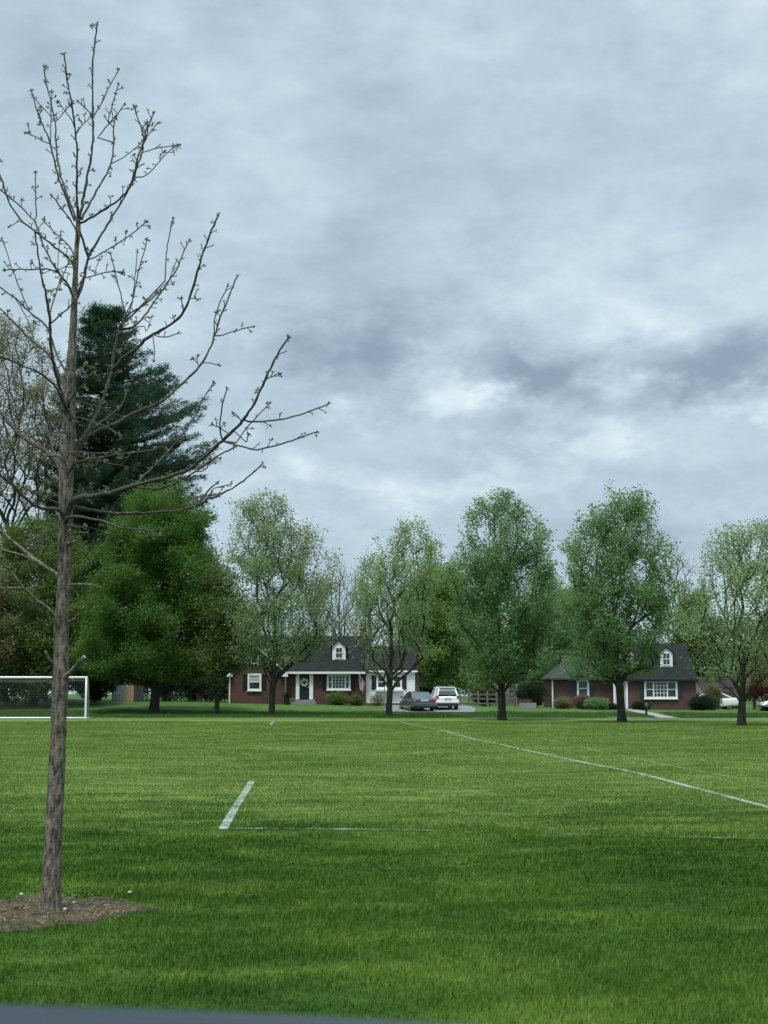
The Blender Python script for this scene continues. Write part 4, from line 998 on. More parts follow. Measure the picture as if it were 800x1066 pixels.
def dormer(root, x0, x1, y, z0, z1, zp, depth, roofmat, side):
    """small gabled dormer: front wall at y, square part z0..z1, peak zp"""
    d = empty('dormer', (x0, y, z0), None, None); d.parent = root; d.location = Vector((x0, y, z0)) - wloc(root); xm = .5 * (x0 + x1)
    MB().prism([(x0, y, z0), (x1, y, z0), (x1, y, z1), (xm, y, zp), (x0, y, z1)], (0, .12, 0)).build('dormer_front', M['white'], d)
    MB().prism([(x0 + .03, y + .121, z0), (x1 - .03, y + .121, z0), (x1 - .03, y + .121, z1 - .02), (xm, y + .121, zp - .03), (x0 + .03, y + .121, z1 - .02)], (0, depth, 0)).build('dormer_side', M[side], d)
    r = MB()
    for sx in (-1, 1):
        e = x0 - .14 if sx < 0 else x1 + .14; ez = z1 - (zp - z1) / (xm - x0) * .14
        r.prism([(e, y - .12, ez + .01), (xm, y - .12, zp + .01), (xm, y - .12, zp + .11), (e, y - .12, ez + .08)], (0, depth + .2, 0))
    r.build('dormer_roof', M[roofmat], d)
    return d

def dormer_window(d, x0, x1, z0, z1, y):
    f = MB(); fw = .07
    f.box(x0, x0 + fw, y - .05, y - .003, z0, z1).box(x1 - fw, x1, y - .05, y - .003, z0, z1).box(x0 + fw, x1 - fw, y - .047, y - .003, z1 - fw, z1).box(x0 + fw, x1 - fw, y - .047, y - .003, z0, z0 + fw)
    f.box(x0 + fw, x1 - fw, y - .044, y - .018, .5 * (z0 + z1) - .03, .5 * (z0 + z1) + .03).box(.5 * (x0 + x1) - .015, .5 * (x0 + x1) + .015, y - .042, y - .019, z0 + fw, z1 - fw)
    f.build('window_frame', M['white'], d); MB().box(x0 + fw * .5, x1 - fw * .5, y - .016, y - .008, z0 + fw * .5, z1 - fw * .5).build('window_pane', M['glass'], d)

def chimney(root, x0, x1, y0, y1, z0, z1):
    c = MB().box(x0, x1, y0, y1, z0, z1).build('chimney', M['brick'], root)
    MB().box(x0 - .07, x1 + .07, y0 - .07, y1 + .07, z1 + .002, z1 + .12).build('chimney_cap', M['chimney_cap'], c)
    MB().lathe([(.13, .122), (.12, .40), (.10, .40)], (.5 * (x0 + x1), .5 * (y0 + y1), z1), 12).build('chimney_pot', M['brick'], c)

def left_house():
    Y = 122.0; X = lambda p, q=716, y=Y: at(p, q, y).x; Z = lambda q, y=Y: at(330, q, y).z
    zb = float(gz(-5, 123)) - .5; root = empty('brick_house', (X(330), Y, zb + .4), 'low brick house with one white dormer, wreath on its dark door and white clad wing', 'house')
    ze, zr = Z(698.5), at(330, 664, Y + 4.5).z; y1 = Y + 9
    gable_block(MB(), X(262), X(381), Y, y1, zb, ze, zr - .12).build('wall', M['brick'], root)
    gable_roof(MB(), X(240, 664, Y + 4.5), X(381), Y, y1, ze, zr).build('roof', M['roof'], root)
    s = (zr - ze) / 4.5; MB().box(X(297.5), X(380.6), Y - .47, Y - .34, ze - s * .35 - .02, ze - s * .35 + .15).build('gutter', M['white'], root)
    # gabled wing on the left
    x0, x1 = X(238, 716, 121), X(296, 716, 121); xm = .5 * (x0 + x1); zp = at(266, 674, 121).z; zg = at(266, 699, 121).z
    wg = MB().prism([(x0, 121, zb), (x1, 121, zb), (x1, 121, zg), (xm, 121, zp - .1), (x0, 121, zg)], (0, 4.2, 0)).build('gable_wing', M['brick'], root)
    r = MB(); sl = (zp - zg) / (xm - x0)
    for sx in (-1, 1):
        e = xm + sx * (xm - x0 + .3); ez = zg - sl * .3
        r.prism([(e, 120.72, ez), (xm, 120.72, zp), (xm, 120.72, zp + .16), (e, 120.72, ez + .13)], (0, 6.2, 0))
    r.build('wing_roof', M['roof'], root)
    t = MB()
    for sx in (-1, 1):
        e = xm + sx * (xm - x0 + .3); ez = zg - sl * .3
        t.prism([(e, 120.70, ez - .02), (xm, 120.70, zp - .02), (xm, 120.70, zp + .14), (e, 120.70, ez + .12)], (0, .018, 0))
        t.box(min(e, e - sx * .62), max(e, e - sx * .62), 120.705, 120.99, ez - .16, ez + .10)
    t.build('rake_trim', M['white'], root)
    window(root, at(258, 710, 121).x, at(272.3, 710, 121).x, at(265, 719, 121).z, at(265, 701.3, 121).z, 121, 1, 2, .15, .48)
    for a, b in ((253.2, 257.6), (272.8, 277.2)): shutter(root, at(a, 710, 121).x, at(b, 710, 121).x, at(265, 718.6, 121).z, at(265, 701.8, 121).z, 121)
    window(root, at(261.5, 687, 121).x, at(269.5, 687, 121).x, at(265, 691.5, 121).z, at(265, 682.5, 121).z, 121, 1, 2, .10)
    for p, yy in ((297.2, 121.9), (239.2, 120.9)):
        q = at(p, 716, yy); MB().tube([(q.x, yy, at(p, 699, yy).z), (q.x, yy, at(p, 700.5, yy).z), (q.x, yy, float(gz(q.x, yy)) - .02)], .055, 8).build('downspout', M['white'], root)
    # front door
    d = empty('door', (X(317), Y, zb), None, None); d.parent = root; d.location = Vector((X(317), Y, Z(728.3))) - wloc(root)
    zt, zf = Z(702), Z(728.2)
    MB().box(X(308.2), X(311.9), Y - .14, Y - .003, zf, zt).box(X(322.3), X(326.2), Y - .14, Y - .003, zf, zt).box(X(307.6), X(326.8), Y - .17, Y - .003, zt + .002, Z(700.2)).build('frame', M['white'], d)
    dl = MB().box(X(312), X(322.2), Y - .06, Y - .012, zf, zt)
    for i in range(2):
        for j in range(3):
            w = (X(322.2) - X(312)); xx = X(312) + w * (.12 + .44 * i); z_ = zf + (zt - zf) * (.06 + .32 * j); dl.box(xx, xx + w * .32, Y - .075, Y - .0605, z_, z_ + (zt - zf) * .24)
    dl.build('leaf', M['door'], d)
    g = np.random.default_rng(3); cx, cz = X(317), Z(710.4); V = []
    for i in range(260): a = g.random() * 6.283; rr = .24 + g.normal(0, .05); V.append((cx + rr * math.cos(a), Y - .12 + g.normal(0, .025), cz + rr * math.sin(a)))
    wr = link('wreath', leaf_mesh(np.array(V), 3, .02, .09, 4), M['white'], d); 
    MB().tube([(X(321.3), Y - .06, Z(715.8)), (X(321.3), Y - .11, Z(715.8)), (X(321.3), Y - .13, Z(715.8))], [.03, .03, .045], 8).build('handle', M['metal'], d)
    MB().box(X(306), X(328.5), Y - 1.0, Y - .004, zb, Z(728.6)).box(X(304.5), X(330), Y - 1.4, Y - 1.002, zb, Z(730.6)).build('steps', M['concrete'], root)
    # wide window
    window(root, X(340.4), X(365.2), Z(718.4), Z(701.8), Y, [1, 4, 1], [2, 4, 2], .15, 0, [(0, .17), (.17, .83), (.83, 1)])
    for a, b in ((336.2, 340), (365.6, 369.6)): shutter(root, X(a), X(b), Z(718.6), Z(701.8), Y)
    # dormer on the roof
    yd = Y + 1.2; D = lambda p, q: at(p, q, yd)
    d = dormer(root, D(346.2, 680).x, D(360, 680).x, yd, D(353, 688).z, D(353, 673.5).z, D(353, 667.2).z, 2.6, 'roof', 'roof')
    dormer_window(d, D(349.2, 680).x, D(357, 680).x, D(353, 685.6).z, D(353, 673.8).z, yd)
    chimney(root, at(374.6, 670, Y + 4.2).x, at(381, 670, Y + 4.2).x, Y + 3.7, Y + 4.9, zr - 2, at(378, 654.5, Y + 4.2).z)
    # white clad wing with lap siding
    yw = 122.25; W = lambda p, q=716: at(p, q, yw).x; zw0, zw1 = at(405, 732, yw).z, at(405, 698.6, yw).z; zrw = at(405, 675, yw + 3.2).z
    xw0, xw1 = X(381) + .005, W(432.3)
    gable_block(MB(), xw0, xw1, yw, yw + 6.4, zw0, zw1, zrw - .1).build('wing_wall', M['white'], root)
    sd = MB(); rows = 19
    for i in range(rows):
        a = zw0 + (zw1 - zw0) * i / rows; b = zw0 + (zw1 - zw0) * (i + 1) / rows
        sd.prism([(xw0 + .01, yw - .004, a), (xw0 + .01, yw - .034, a), (xw0 + .01, yw - .008, b - .002), (xw0 + .01, yw - .004, b - .002)], (xw1 - xw0 - .02, 0, 0))
    sd.build('siding', M['white'], root)
    gable_roof(MB(), xw0 + .2, W(437) - .2, yw, yw + 6.4, zw1, zrw, .14).build('wing_roof', M['roof'], root)
    sw = (zrw - zw1) / 3.2; MB().box(xw0, W(435), yw - .27, yw - .15, zw1 - sw * .14 - .02, zw1 - sw * .14 + .12).build('gutter', M['white'], root)
    MB().box(xw0 - .1, xw1 + .02, yw - .06, yw + .2, zb, zw0 - .002).build('foundation', M['brick'], root)
    MB().box(xw1 + .003, W(436.4), yw + .1, yw + 1.1, zb, zw1 - .02).build('brick_pier', M['brick'], root)
    Zw = lambda q: at(405, q, yw).z
    window(root, W(392.6), W(418.4), Zw(717), Zw(703), yw - .035, [1, 1, 1], [2, 2, 2], .11, 0, [(0, .33), (.33, .67), (.67, 1)])
    MB().box(W(391), W(420), yw - .36, yw - .04, Zw(719.6), Zw(717.6)).build('window_box', M['white'], root)
    for a, b in ((387, 391.8), (419, 423.4)): shutter(root, W(a), W(b), Zw(718), Zw(703), yw - .035)
    return root
left_house()

def right_house():
    Y = 121.0; X = lambda p, q=716, y=Y: at(p, q, y).x; Z = lambda q, y=Y: at(680, q, y).z
    zb = float(gz(20, 123)) - .5; root = empty('brick_house', (X(650), Y, zb + .4), 'dark brick house with two roof dormers, a white triple window and a low hip-roofed wing', 'house')
    ze, zr = Z(707.2), at(680, 672, Y + 4.5).z
    gable_block(MB(), X(640.3), X(725), Y, Y + 9, zb, ze, zr - .12).build('wall', M['brick'], root)
    gable_roof(MB(), X(642), X(724), Y, Y + 9, ze, zr, .3).build('roof', M['roof'], root)
    window(root, X(671), X(705.6), Z(727.4), Z(708.2), Y, [1, 4, 1], [2, 4, 2], .15, 0, [(0, .25), (.25, .72), (.72, 1)])
    for a, b in ((666.4, 670.6), (706, 710.4)): shutter(root, X(a), X(b), Z(727.4), Z(708.4), Y, 'shutter_blue')
    # door
    d = empty('door', (X(646), Y, zb), None, None); d.parent = root; d.location = Vector((X(646), Y, Z(737))) - wloc(root); zf, zt = Z(737.2), Z(711)
    MB().box(X(638.8), X(640.8), Y - .12, Y - .003, zf, zt).box(X(651.6), X(653.6), Y - .12, Y - .003, zf, zt).box(X(638.4), X(654), Y - .14, Y - .003, zt + .002, Z(709.2)).build('frame', M['white'], d)
    l = MB().box(X(641), X(651.4), Y - .05, Y - .012, zf, zt).box(X(642.4), X(650), Y - .058, Y - .0505, Z(735.6), Z(727)); l.build('leaf', M['blind'], d)
    MB().box(X(642.4), X(650), Y - .058, Y - .0505, Z(725), Z(712.8)).build('pane', M['glass'], d)
    MB().box(X(637), X(655.5), Y - 1.2, Y - .004, zb, Z(737.6)).build('steps', M['concrete'], root)
    yd = Y + 1.35; D = lambda p, q: at(p, q, yd)
    for a, b in ((687.6, 700.6), (645.4, 660.2)):
        m = .5 * (a + b); d = dormer(root, D(a, 686).x, D(b, 686).x, yd, D(m, 694.8).z, D(m, 679.5).z, D(m, 674.6).z, 2.4, 'roof', 'roof')
        dormer_window(d, D(a + 2.3, 686).x, D(b - 2.3, 686).x, D(m, 692.6).z, D(m, 679.5).z, yd)
    # hip roofed wing
    yw = 121.9; W = lambda p, q=716: at(p, q, yw).x; Zw = lambda q: at(607, q, yw).z; x0, x1 = W(575), X(640.3) - .004; ze2 = Zw(706)
    MB().box(x0, x1, yw, yw + 6.5, zb, ze2).build('wing_wall', M['brick'], root)
    zr2 = at(600, 685, yw + 3.2).z; xa, xb = at(591, 685, yw + 3.2).x, at(609, 685, yw + 3.2).x; o = .3; e0, e1, f0, f1 = x0 - .2, x1 + .1, yw - o, yw + 6.5 + o; em = .5 * (f0 + f1); zq = ze2 + .0
    MB().add([(e0, f0, zq), (e1, f0, zq), (e1, f1, zq), (e0, f1, zq), (xa, em, zr2), (xb, em, zr2), (e0, f0, zq - .12), (e1, f0, zq - .12), (e1, f1, zq - .12), (e0, f1, zq - .12)],
             [(0, 1, 5, 4), (1, 2, 5), (2, 3, 4, 5), (3, 0, 4), (6, 9, 8, 7), (0, 6, 7, 1), (1, 7, 8, 2), (2, 8, 9, 3), (3, 9, 6, 0)]).build('wing_roof', M['roof_grey'], root)
    MB().box(e0, e1, f0 - .1, f0 - .004, zq - .13, zq - .01).build('gutter', M['fence_dark'], root)
    window(root, W(600.9), W(613.6), Zw(726), Zw(707.4), yw, 1, 2, .15)
    for a, b in ((596, 600.5), (614, 618.6)): shutter(root, W(a), W(b), Zw(726), Zw(707.4), yw, 'shutter_blue')
    MB().tube([(W(575.4), yw - .1, Zw(706.8)), (W(575.4), yw - .1, Zw(708.5)), (W(575.4), yw - .1, float(gz(W(575.4), yw)))], .06, 8).build('downspout', M['white'], root)
    # pale slanting awning over the side door
    p = X(725); MB().slab([(p + .01, Y + .4, Z(708)), (p + .55, Y + .4, Z(722)), (p + .55, Y + 1.9, Z(722)), (p + .01, Y + 1.9, Z(708))], .04).add([(p + .01, Y + .399, Z(708.2)), (p + .55, Y + .399, Z(722)), (p + .01, Y + .399, Z(722))], [(0, 1, 2)]).build('awning', M['metal'], root)
right_house()

def small_house(label, px0, px1, Y, py_eave, py_ridge, depth, wall, roof, name, cat, door=False):
    zb = float(gz(0, Y)) - .6; pm = .5 * (px0 + px1); x0, x1 = at(px0, py_eave, Y).x, at(px1, py_eave, Y).x; ze = at(pm, py_eave, Y).z; zr = at(pm, py_ridge, Y + depth / 2).z
    root = empty(name, (.5 * (x0 + x1), Y, zb + .5), label, cat)
    gable_block(MB(), x0, x1, Y, Y + depth, zb, ze, zr - .1).build('wall', M[wall], root)
    gable_roof(MB(), x0, x1, Y, Y + depth, ze, zr, .3).build('roof', M[roof], root)
    if door:
        w = x1 - x0; g = MB().box(x0 + w * .12, x0 + w * .88, Y - .05, Y - .004, zb + .4, ze - .25)
        for i in range(4): g.box(x0 + w * .15, x0 + w * .85, Y - .06, Y - .0505, zb + .55 + i * .42, zb + .85 + i * .42)
        g.build('garage_door', M['fence_dark'], root)
    elif door is None:
        xm = .5 * (x0 + x1); window(root, xm - .5, xm + .5, ze - 1.5, ze - .4, Y, 2, 2, .1)
small_house('dark roofed garage right of the right brick house, partly behind the rightmost trunk', 735, 770, 140, 727.5, 703, 7, 'fence_dark', 'roof_brown', 'garage', 'garage', True)
small_house('small grey-roofed garage behind the cars, right of the white wing', 437, 455, 140, 716, 707, 5, 'brick', 'roof_grey', 'garage', 'garage', True)
small_house('brown-roofed neighbour house glimpsed left of the left brick house', 196, 234, 160, 712, 699, 9, 'brick', 'roof_brown', 'neighbour_house', 'house')
small_house('dark house roof glimpsed left of the hip-roofed wing of the right brick house', 530, 566, 184, 706, 690, 9, 'brick', 'roof_grey', 'neighbour_house', 'house')

# ------------------------------------------------------------------ flag, pots, post, lantern post
def flag():
    p = at(380.5, 708, 121.9); root = empty('flag', p, 'striped red and white flag with blue corner hanging on the left brick house', 'flag')
    a = p + Vector((.02, .09, -.35)); b = p + Vector((-.52, -.45, .50)); MB().tube([a, b], .016, 8).build('flag_pole', M['white'], root)
    m, t = new_mat('flag_cloth'); uv = t.n('ShaderNodeTexCoord').outputs['UV']; sx = t.n('ShaderNodeSeparateXYZ'); t.link(uv, sx.inputs[0])
    st = t.math('GREATER_THAN', t.math('FRACT', t.math('MULTIPLY', sx.outputs[1], 6.5)), .5); can = t.math('MULTIPLY', t.math('GREATER_THAN', sx.outputs[1], .46), t.math('LESS_THAN', sx.outputs[0], .42))
    stars = t.n('ShaderNodeTexVoronoi', ins={'Scale': 16.0, 'Randomness': 0.0}); t.link(uv, stars.inputs['Vector']); sm = t.math('LESS_THAN', stars.outputs['Distance'], .25)
    blue = t.mix(sm, (.02, .03, .12), (.7, .7, .7)); c = t.mix(can, t.mix(st, (.65, .62, .62), (.42, .03, .04)), blue)
    bs = t.n('ShaderNodeBsdfPrincipled', ins={'Base Color': c, 'Roughness': .8}); o = t.n('ShaderNodeOutputMaterial'); t.link(bs.outputs[0], o.inputs[0])
    V = []; Fc = []; U = []; nu, nv = 14, 18
    for i in range(nu + 1):
        for j in range(nv + 1):
            u, v = i / nu, j / nv; top = a.lerp(b, 1 - u * .85)      # cloth hangs from the pole and gathers in folds
            d = Vector((.05 * math.sin(u * 9 + v * 2) * v, .03 * math.sin(u * 7) * v + .35 * v * (u - .0) * -.0, -.95 * v)); V.append(top + d + Vector((-.10 * v * u, .12 * v * (1 - u), 0))); U.append((v, 1 - u))
    for i in range(nu):
        for j in range(nv): q = i * (nv + 1) + j; Fc.append((q, q + 1, q + nv + 2, q + nv + 1))
    me = bpy.data.meshes.new('cloth'); me.from_pydata(V, [], Fc); uvl = me.uv_layers.new()
    for l in me.loops: uvl.data[l.index].uv = U[l.vertex_index]
    link('cloth', me, m, root, smooth=True)
flag()
def pot(label, px, py, Y, r, h, mat, leaf, seed):
    p = at(px, py, Y); z = float(gz(p.x, Y)); root = empty('potted_plant', (p.x, Y, z), label, 'potted plant')
    MB().lathe([(r * .7, 0), (r, h * .45), (r * 1.08, h * .45), (r * 1.08, h * .52), (r * .9, h * .52)], (p.x, Y, z), 16).build('pot', M[mat], root, smooth=False)
    g = np.random.default_rng(seed); C = np.array([(p.x + g.normal(0, r * .55), Y + g.normal(0, r * .5), z + h * (.5 + .5 * g.random())) for _ in range(60)])
    link('foliage', leaf_mesh(C, 10, .05, .09, seed, .8, 'foliage'), M[leaf], root)
pot('tall dark potted plant left of the door of the left house', 299, 731, 120.2, .26, .95, 'black_plastic', 'lf_dark', 1)
pot('white pot with a low plant beside the front steps', 304.6, 731, 120.0, .17, .42, 'pot', 'lf_mid', 2)
def post():
    p = ground(673.4, 746.4); root = empty('post', p, 'short dark green post with a bulky rounded head beside the walkway', 'post')
    MB().lathe([(.11, 0), (.11, .04), (.075, .06), (.07, .52), (.09, .55)], p, 14).build('shaft', M['green_post'], root)
    MB().lathe([(.09, .551), (.15, .58), (.165, .70), (.15, .80), (.09, .87), (.02, .90)], p, 14).build('head', M['green_post'], root, smooth=True)
    s = MB(); s.box(p.x - .02, p.x + .02, p.y - .19, p.y - .15, p.z + .62, p.z + .78); s.build('head_flap', M['metal'], root)
    q = at(400.6, 739, 113); z = float(gz(q.x, 113)); root = empty('lamp_post', (q.x, 113, z), 'thin pale lamp post beside the trunk in front of the white wing', 'lamp post')
    MB().lathe([(.09, 0), (.09, .05), (.035, .09), (.03, 1.75), (.05, 1.78)], (q.x, 113, z), 10).build('pole', M['metal'], root)
    MB().lathe([(.05, 1.782), (.10, 1.86), (.11, 2.05), (.13, 2.08), (.02, 2.18)], (q.x, 113, z), 10).build('lantern', M['black_plastic'], root)
post()

# ------------------------------------------------------------------ fences
def board_fence(label, secs, Y, name='board_fence'):
    a = at(secs[0][0], 733, Y); root = empty(name, (a.x, Y, float(gz(a.x, Y))), label, 'fence')
    for p0, p1, ptop, mat, lab in secs:
        x0, x1 = at(p0, 723, Y).x, at(p1, 723, Y).x; zt = at(p0, ptop, Y).z; b = MB(); n = max(2, int((x1 - x0) / .15)); g = np.random.default_rng(int(p0))
        for i in range(n):
            u = x0 + (x1 - x0) * i / n; h = zt + g.normal(0, .015); b.prism([(u + .004, Y - .02, float(gz(u, Y)) - .1), (u + (x1 - x0) / n - .006, Y - .02, float(gz(u, Y)) - .1), (u + (x1 - x0) / n - .006, Y - .02, h - .05), (u + (x1 - x0) / n * .5, Y - .02, h), (u + .004, Y - .02, h - .05)], (0, .022, 0))
        for zz in (.35, 1.15): b.box(x0, x1, Y + .004, Y + .05, float(gz(x0, Y)) + zz, float(gz(x0, Y)) + zz + .09)
        q = b.build('board_panel', M[mat], root)
        if lab: tag(q, lab)
    for p in [s[0] for s in secs] + [secs[-1][1]]:
        x = at(p, 723, Y).x; MB().box(x - .05, x + .05, Y + .052, Y + .15, float(gz(x, Y)) - .1, at(p, secs[0][2], Y).z - .06).build('post', M['fence_dark'], root)
board_fence('tall wooden board fence with one tan panel, beneath the bright maple', [(117, 132, 713.3, 'fence', None), (132, 139.4, 713.6, 'fence_tan', 'newer tan boards'), (139.4, 149, 713.5, 'fence_dark', 'dark green-grey boards')], 121)
def rail_fence():
    Y = 124.0; p0, p1 = 479, 546; a = at(p0, 738, Y); root = empty('rail_fence', (a.x, Y, float(gz(a.x, Y))), 'grey wooden rail fence running from the white car to the dark round bush', 'fence'); n = 7
    xs = [at(p0 + (p1 - p0) * i / n, 738, Y).x for i in range(n + 1)]
    for i, x in enumerate(xs):
        h = 1.15 if i > 1 else 1.35; z = float(gz(x, Y)); MB().box(x - .07, x + .07, Y - .07, Y + .07, z - .1, z + h).add([(x - .07, Y - .07, z + h + .001), (x + .07, Y - .07, z + h + .001), (x + .07, Y + .07, z + h + .001), (x - .07, Y + .07, z + h + .001), (x, Y, z + h + .09)], [(0, 1, 4), (1, 2, 4), (2, 3, 4), (3, 0, 4), (3, 2, 1, 0)]).build('post', M['rail'], root)
    g = np.random.default_rng(9)
    for zz in (.25, .62, .98):
        for i in range(n):
            za, zb_ = float(gz(xs[i], Y)) + zz + g.normal(0, .012), float(gz(xs[i + 1], Y)) + zz + g.normal(0, .012)
            MB().prism([(xs[i] + .071, Y - .03, za - .06), (xs[i + 1] - .071, Y - .03, zb_ - .06), (xs[i + 1] - .071, Y - .03, zb_ + .06), (xs[i] + .071, Y - .03, za + .06)], (0, .05, 0)).build('rail', M['rail'], root)
rail_fence()
def trellis():
    Y = 125.2; a = at(534, 738, Y); z = float(gz(a.x, Y)); root = empty('trellis_arch', (a.x, Y, z), 'weathered wooden garden frame rising behind the right end of the rail fence', 'garden frame'); s = MB()
    for dx in (-.35, .35): MB().box(a.x + dx - .045, a.x + dx + .045, Y + .3, Y + .39, z - .1, z + 1.75).build('leg', M['fence'], root)
    MB().box(a.x - .55, a.x + .55, Y + .29, Y + .40, z + 1.752, z + 1.85).build('top_beam', M['fence'], root)
    for i in range(4): s.box(a.x - .304, a.x + .304, Y + .32, Y + .36, z + .35 + i * .35, z + .39 + i * .35)
    s.tube([(a.x + .9, Y + .3, z), (a.x + .38, Y + .345, z + 1.5)], .035, 6); s.build('rung', M['fence'], root)
    q = at(550, 738.4, 119.2); zz = float(gz(q.x, 119.2)); r = empty('planter_box', (q.x, 119.2, zz), 'low whitish planter box with reddish plants before the dark round bush', 'planter')
    b = MB(); b.box(q.x - .62, q.x + .62, 119.0, 119.03, zz, zz + .42).box(q.x - .62, q.x + .62, 119.45, 119.48, zz, zz + .42).box(q.x - .62, q.x - .59, 119.03, 119.45, zz, zz + .42).box(q.x + .59, q.x + .62, 119.03, 119.45, zz, zz + .42).box(q.x - .588, q.x + .588, 119.03, 119.45, zz, zz + .36); b.build('box', M['fence'], r)
    g = np.random.default_rng(2); C = np.array([(q.x + g.uniform(-.58, .2), 119.24 + g.normal(0, .1), zz + .4 + .25 * g.random()) for _ in range(60)]); link('plants', leaf_mesh(C, 8, .05, .08, 6), M['lf_orange'], r)
trellis()

# ------------------------------------------------------------------ goal
def goal():
    Y = 92.0; xr = at(89.5, 728, Y).x; xl = xr - 7.32; z = float(gz(xr - 2, Y)); H = 2.44; root = empty('soccer_goal', (xr, Y, z), 'white soccer goal with a dark net at the left edge of the field', 'soccer goal'); r = .062
    for x in (xl, xr): MB().tube([(x, Y, z), (x, Y, z + H * .5), (x, Y, z + H)], r, 14).build('goal_post', M['goal_white'], root, smooth=True)
    MB().tube([(xl - r, Y, z + H), (0.5 * (xl + xr), Y, z + H), (xr + r, Y, z + H)], r, 14).build('crossbar', M['goal_white'], root, smooth=True)
    MB().tube([(xl, Y + .005, z + .05), (.5 * (xl + xr), Y + .005, z + .05), (xr, Y + .005, z + .05)], .05, 10).build('ground_bar', M['goal_white'], root, smooth=True)
    dt, db = .55, 1.15
    for x in (xl, xr):
        MB().tube([(x, Y, z + H), (x, Y + dt, z + H - .05), (x, Y + dt + .12, z + H - .22), (x, Y + db, z + .05)], .026, 8).build('back_stay', M['metal'], root, smooth=True)
        MB().tube([(x, Y, z + .04), (x, Y + db, z + .04)], .03, 8).build('side_bar', M['goal_white'], root)
    MB().tube([(xl, Y + db, z + .05), (xr, Y + db, z + .05)], .03, 8).build('back_bar', M['metal'], root)
    tb = Tubes(); s = .13; rc = .0045
    def prof(u):   # net section: back along the top then down; u in 0..1
        P = np.array([(0, H), (dt * .5, H - .22), (dt, H - .10), (dt + .14, H - .30), (db * .86, H * .4), (db, .06)]); L = np.concatenate([[0], np.cumsum(np.hypot(*np.diff(P, axis=0).T))]); return np.interp(u * L[-1], L, P[:, 0]), np.interp(u * L[-1], L, P[:, 1])
    m = 26; us = np.linspace(0, 1, m); pr = [prof(u) for u in us]
    for i in range(int(7.32 / s) + 1):
        x = xl + i * s; sag = 0; tb.add([(x, Y + a, z + b) for a, b in pr], [rc] * m, 3)
    for a, b in pr[1:]: tb.add([(xl, Y + a, z + b), (.5 * (xl + xr), Y + a + .04, z + b - .08), (xr, Y + a, z + b)], [rc] * 3, 3)
    for x in (xl, xr):
        for k in range(1, 16):
            yy = db * k / 16; zt = np.interp(yy, [p[0] for p in pr], [p[1] for p in pr]); tb.add([(x, Y + yy, z + .06), (x, Y + yy, z + zt)], [rc] * 2, 3)
        for k in range(1, 19):
            zz = H * k / 19; ye = np.interp(-zz, [-p[1] for p in pr[8:]], [p[0] for p in pr[8:]]); tb.add([(x, Y, z + zz), (x, Y + ye, z + zz)], [rc] * 2, 3)
    link('net', tb.mesh('net'), M['net'], root)
goal()

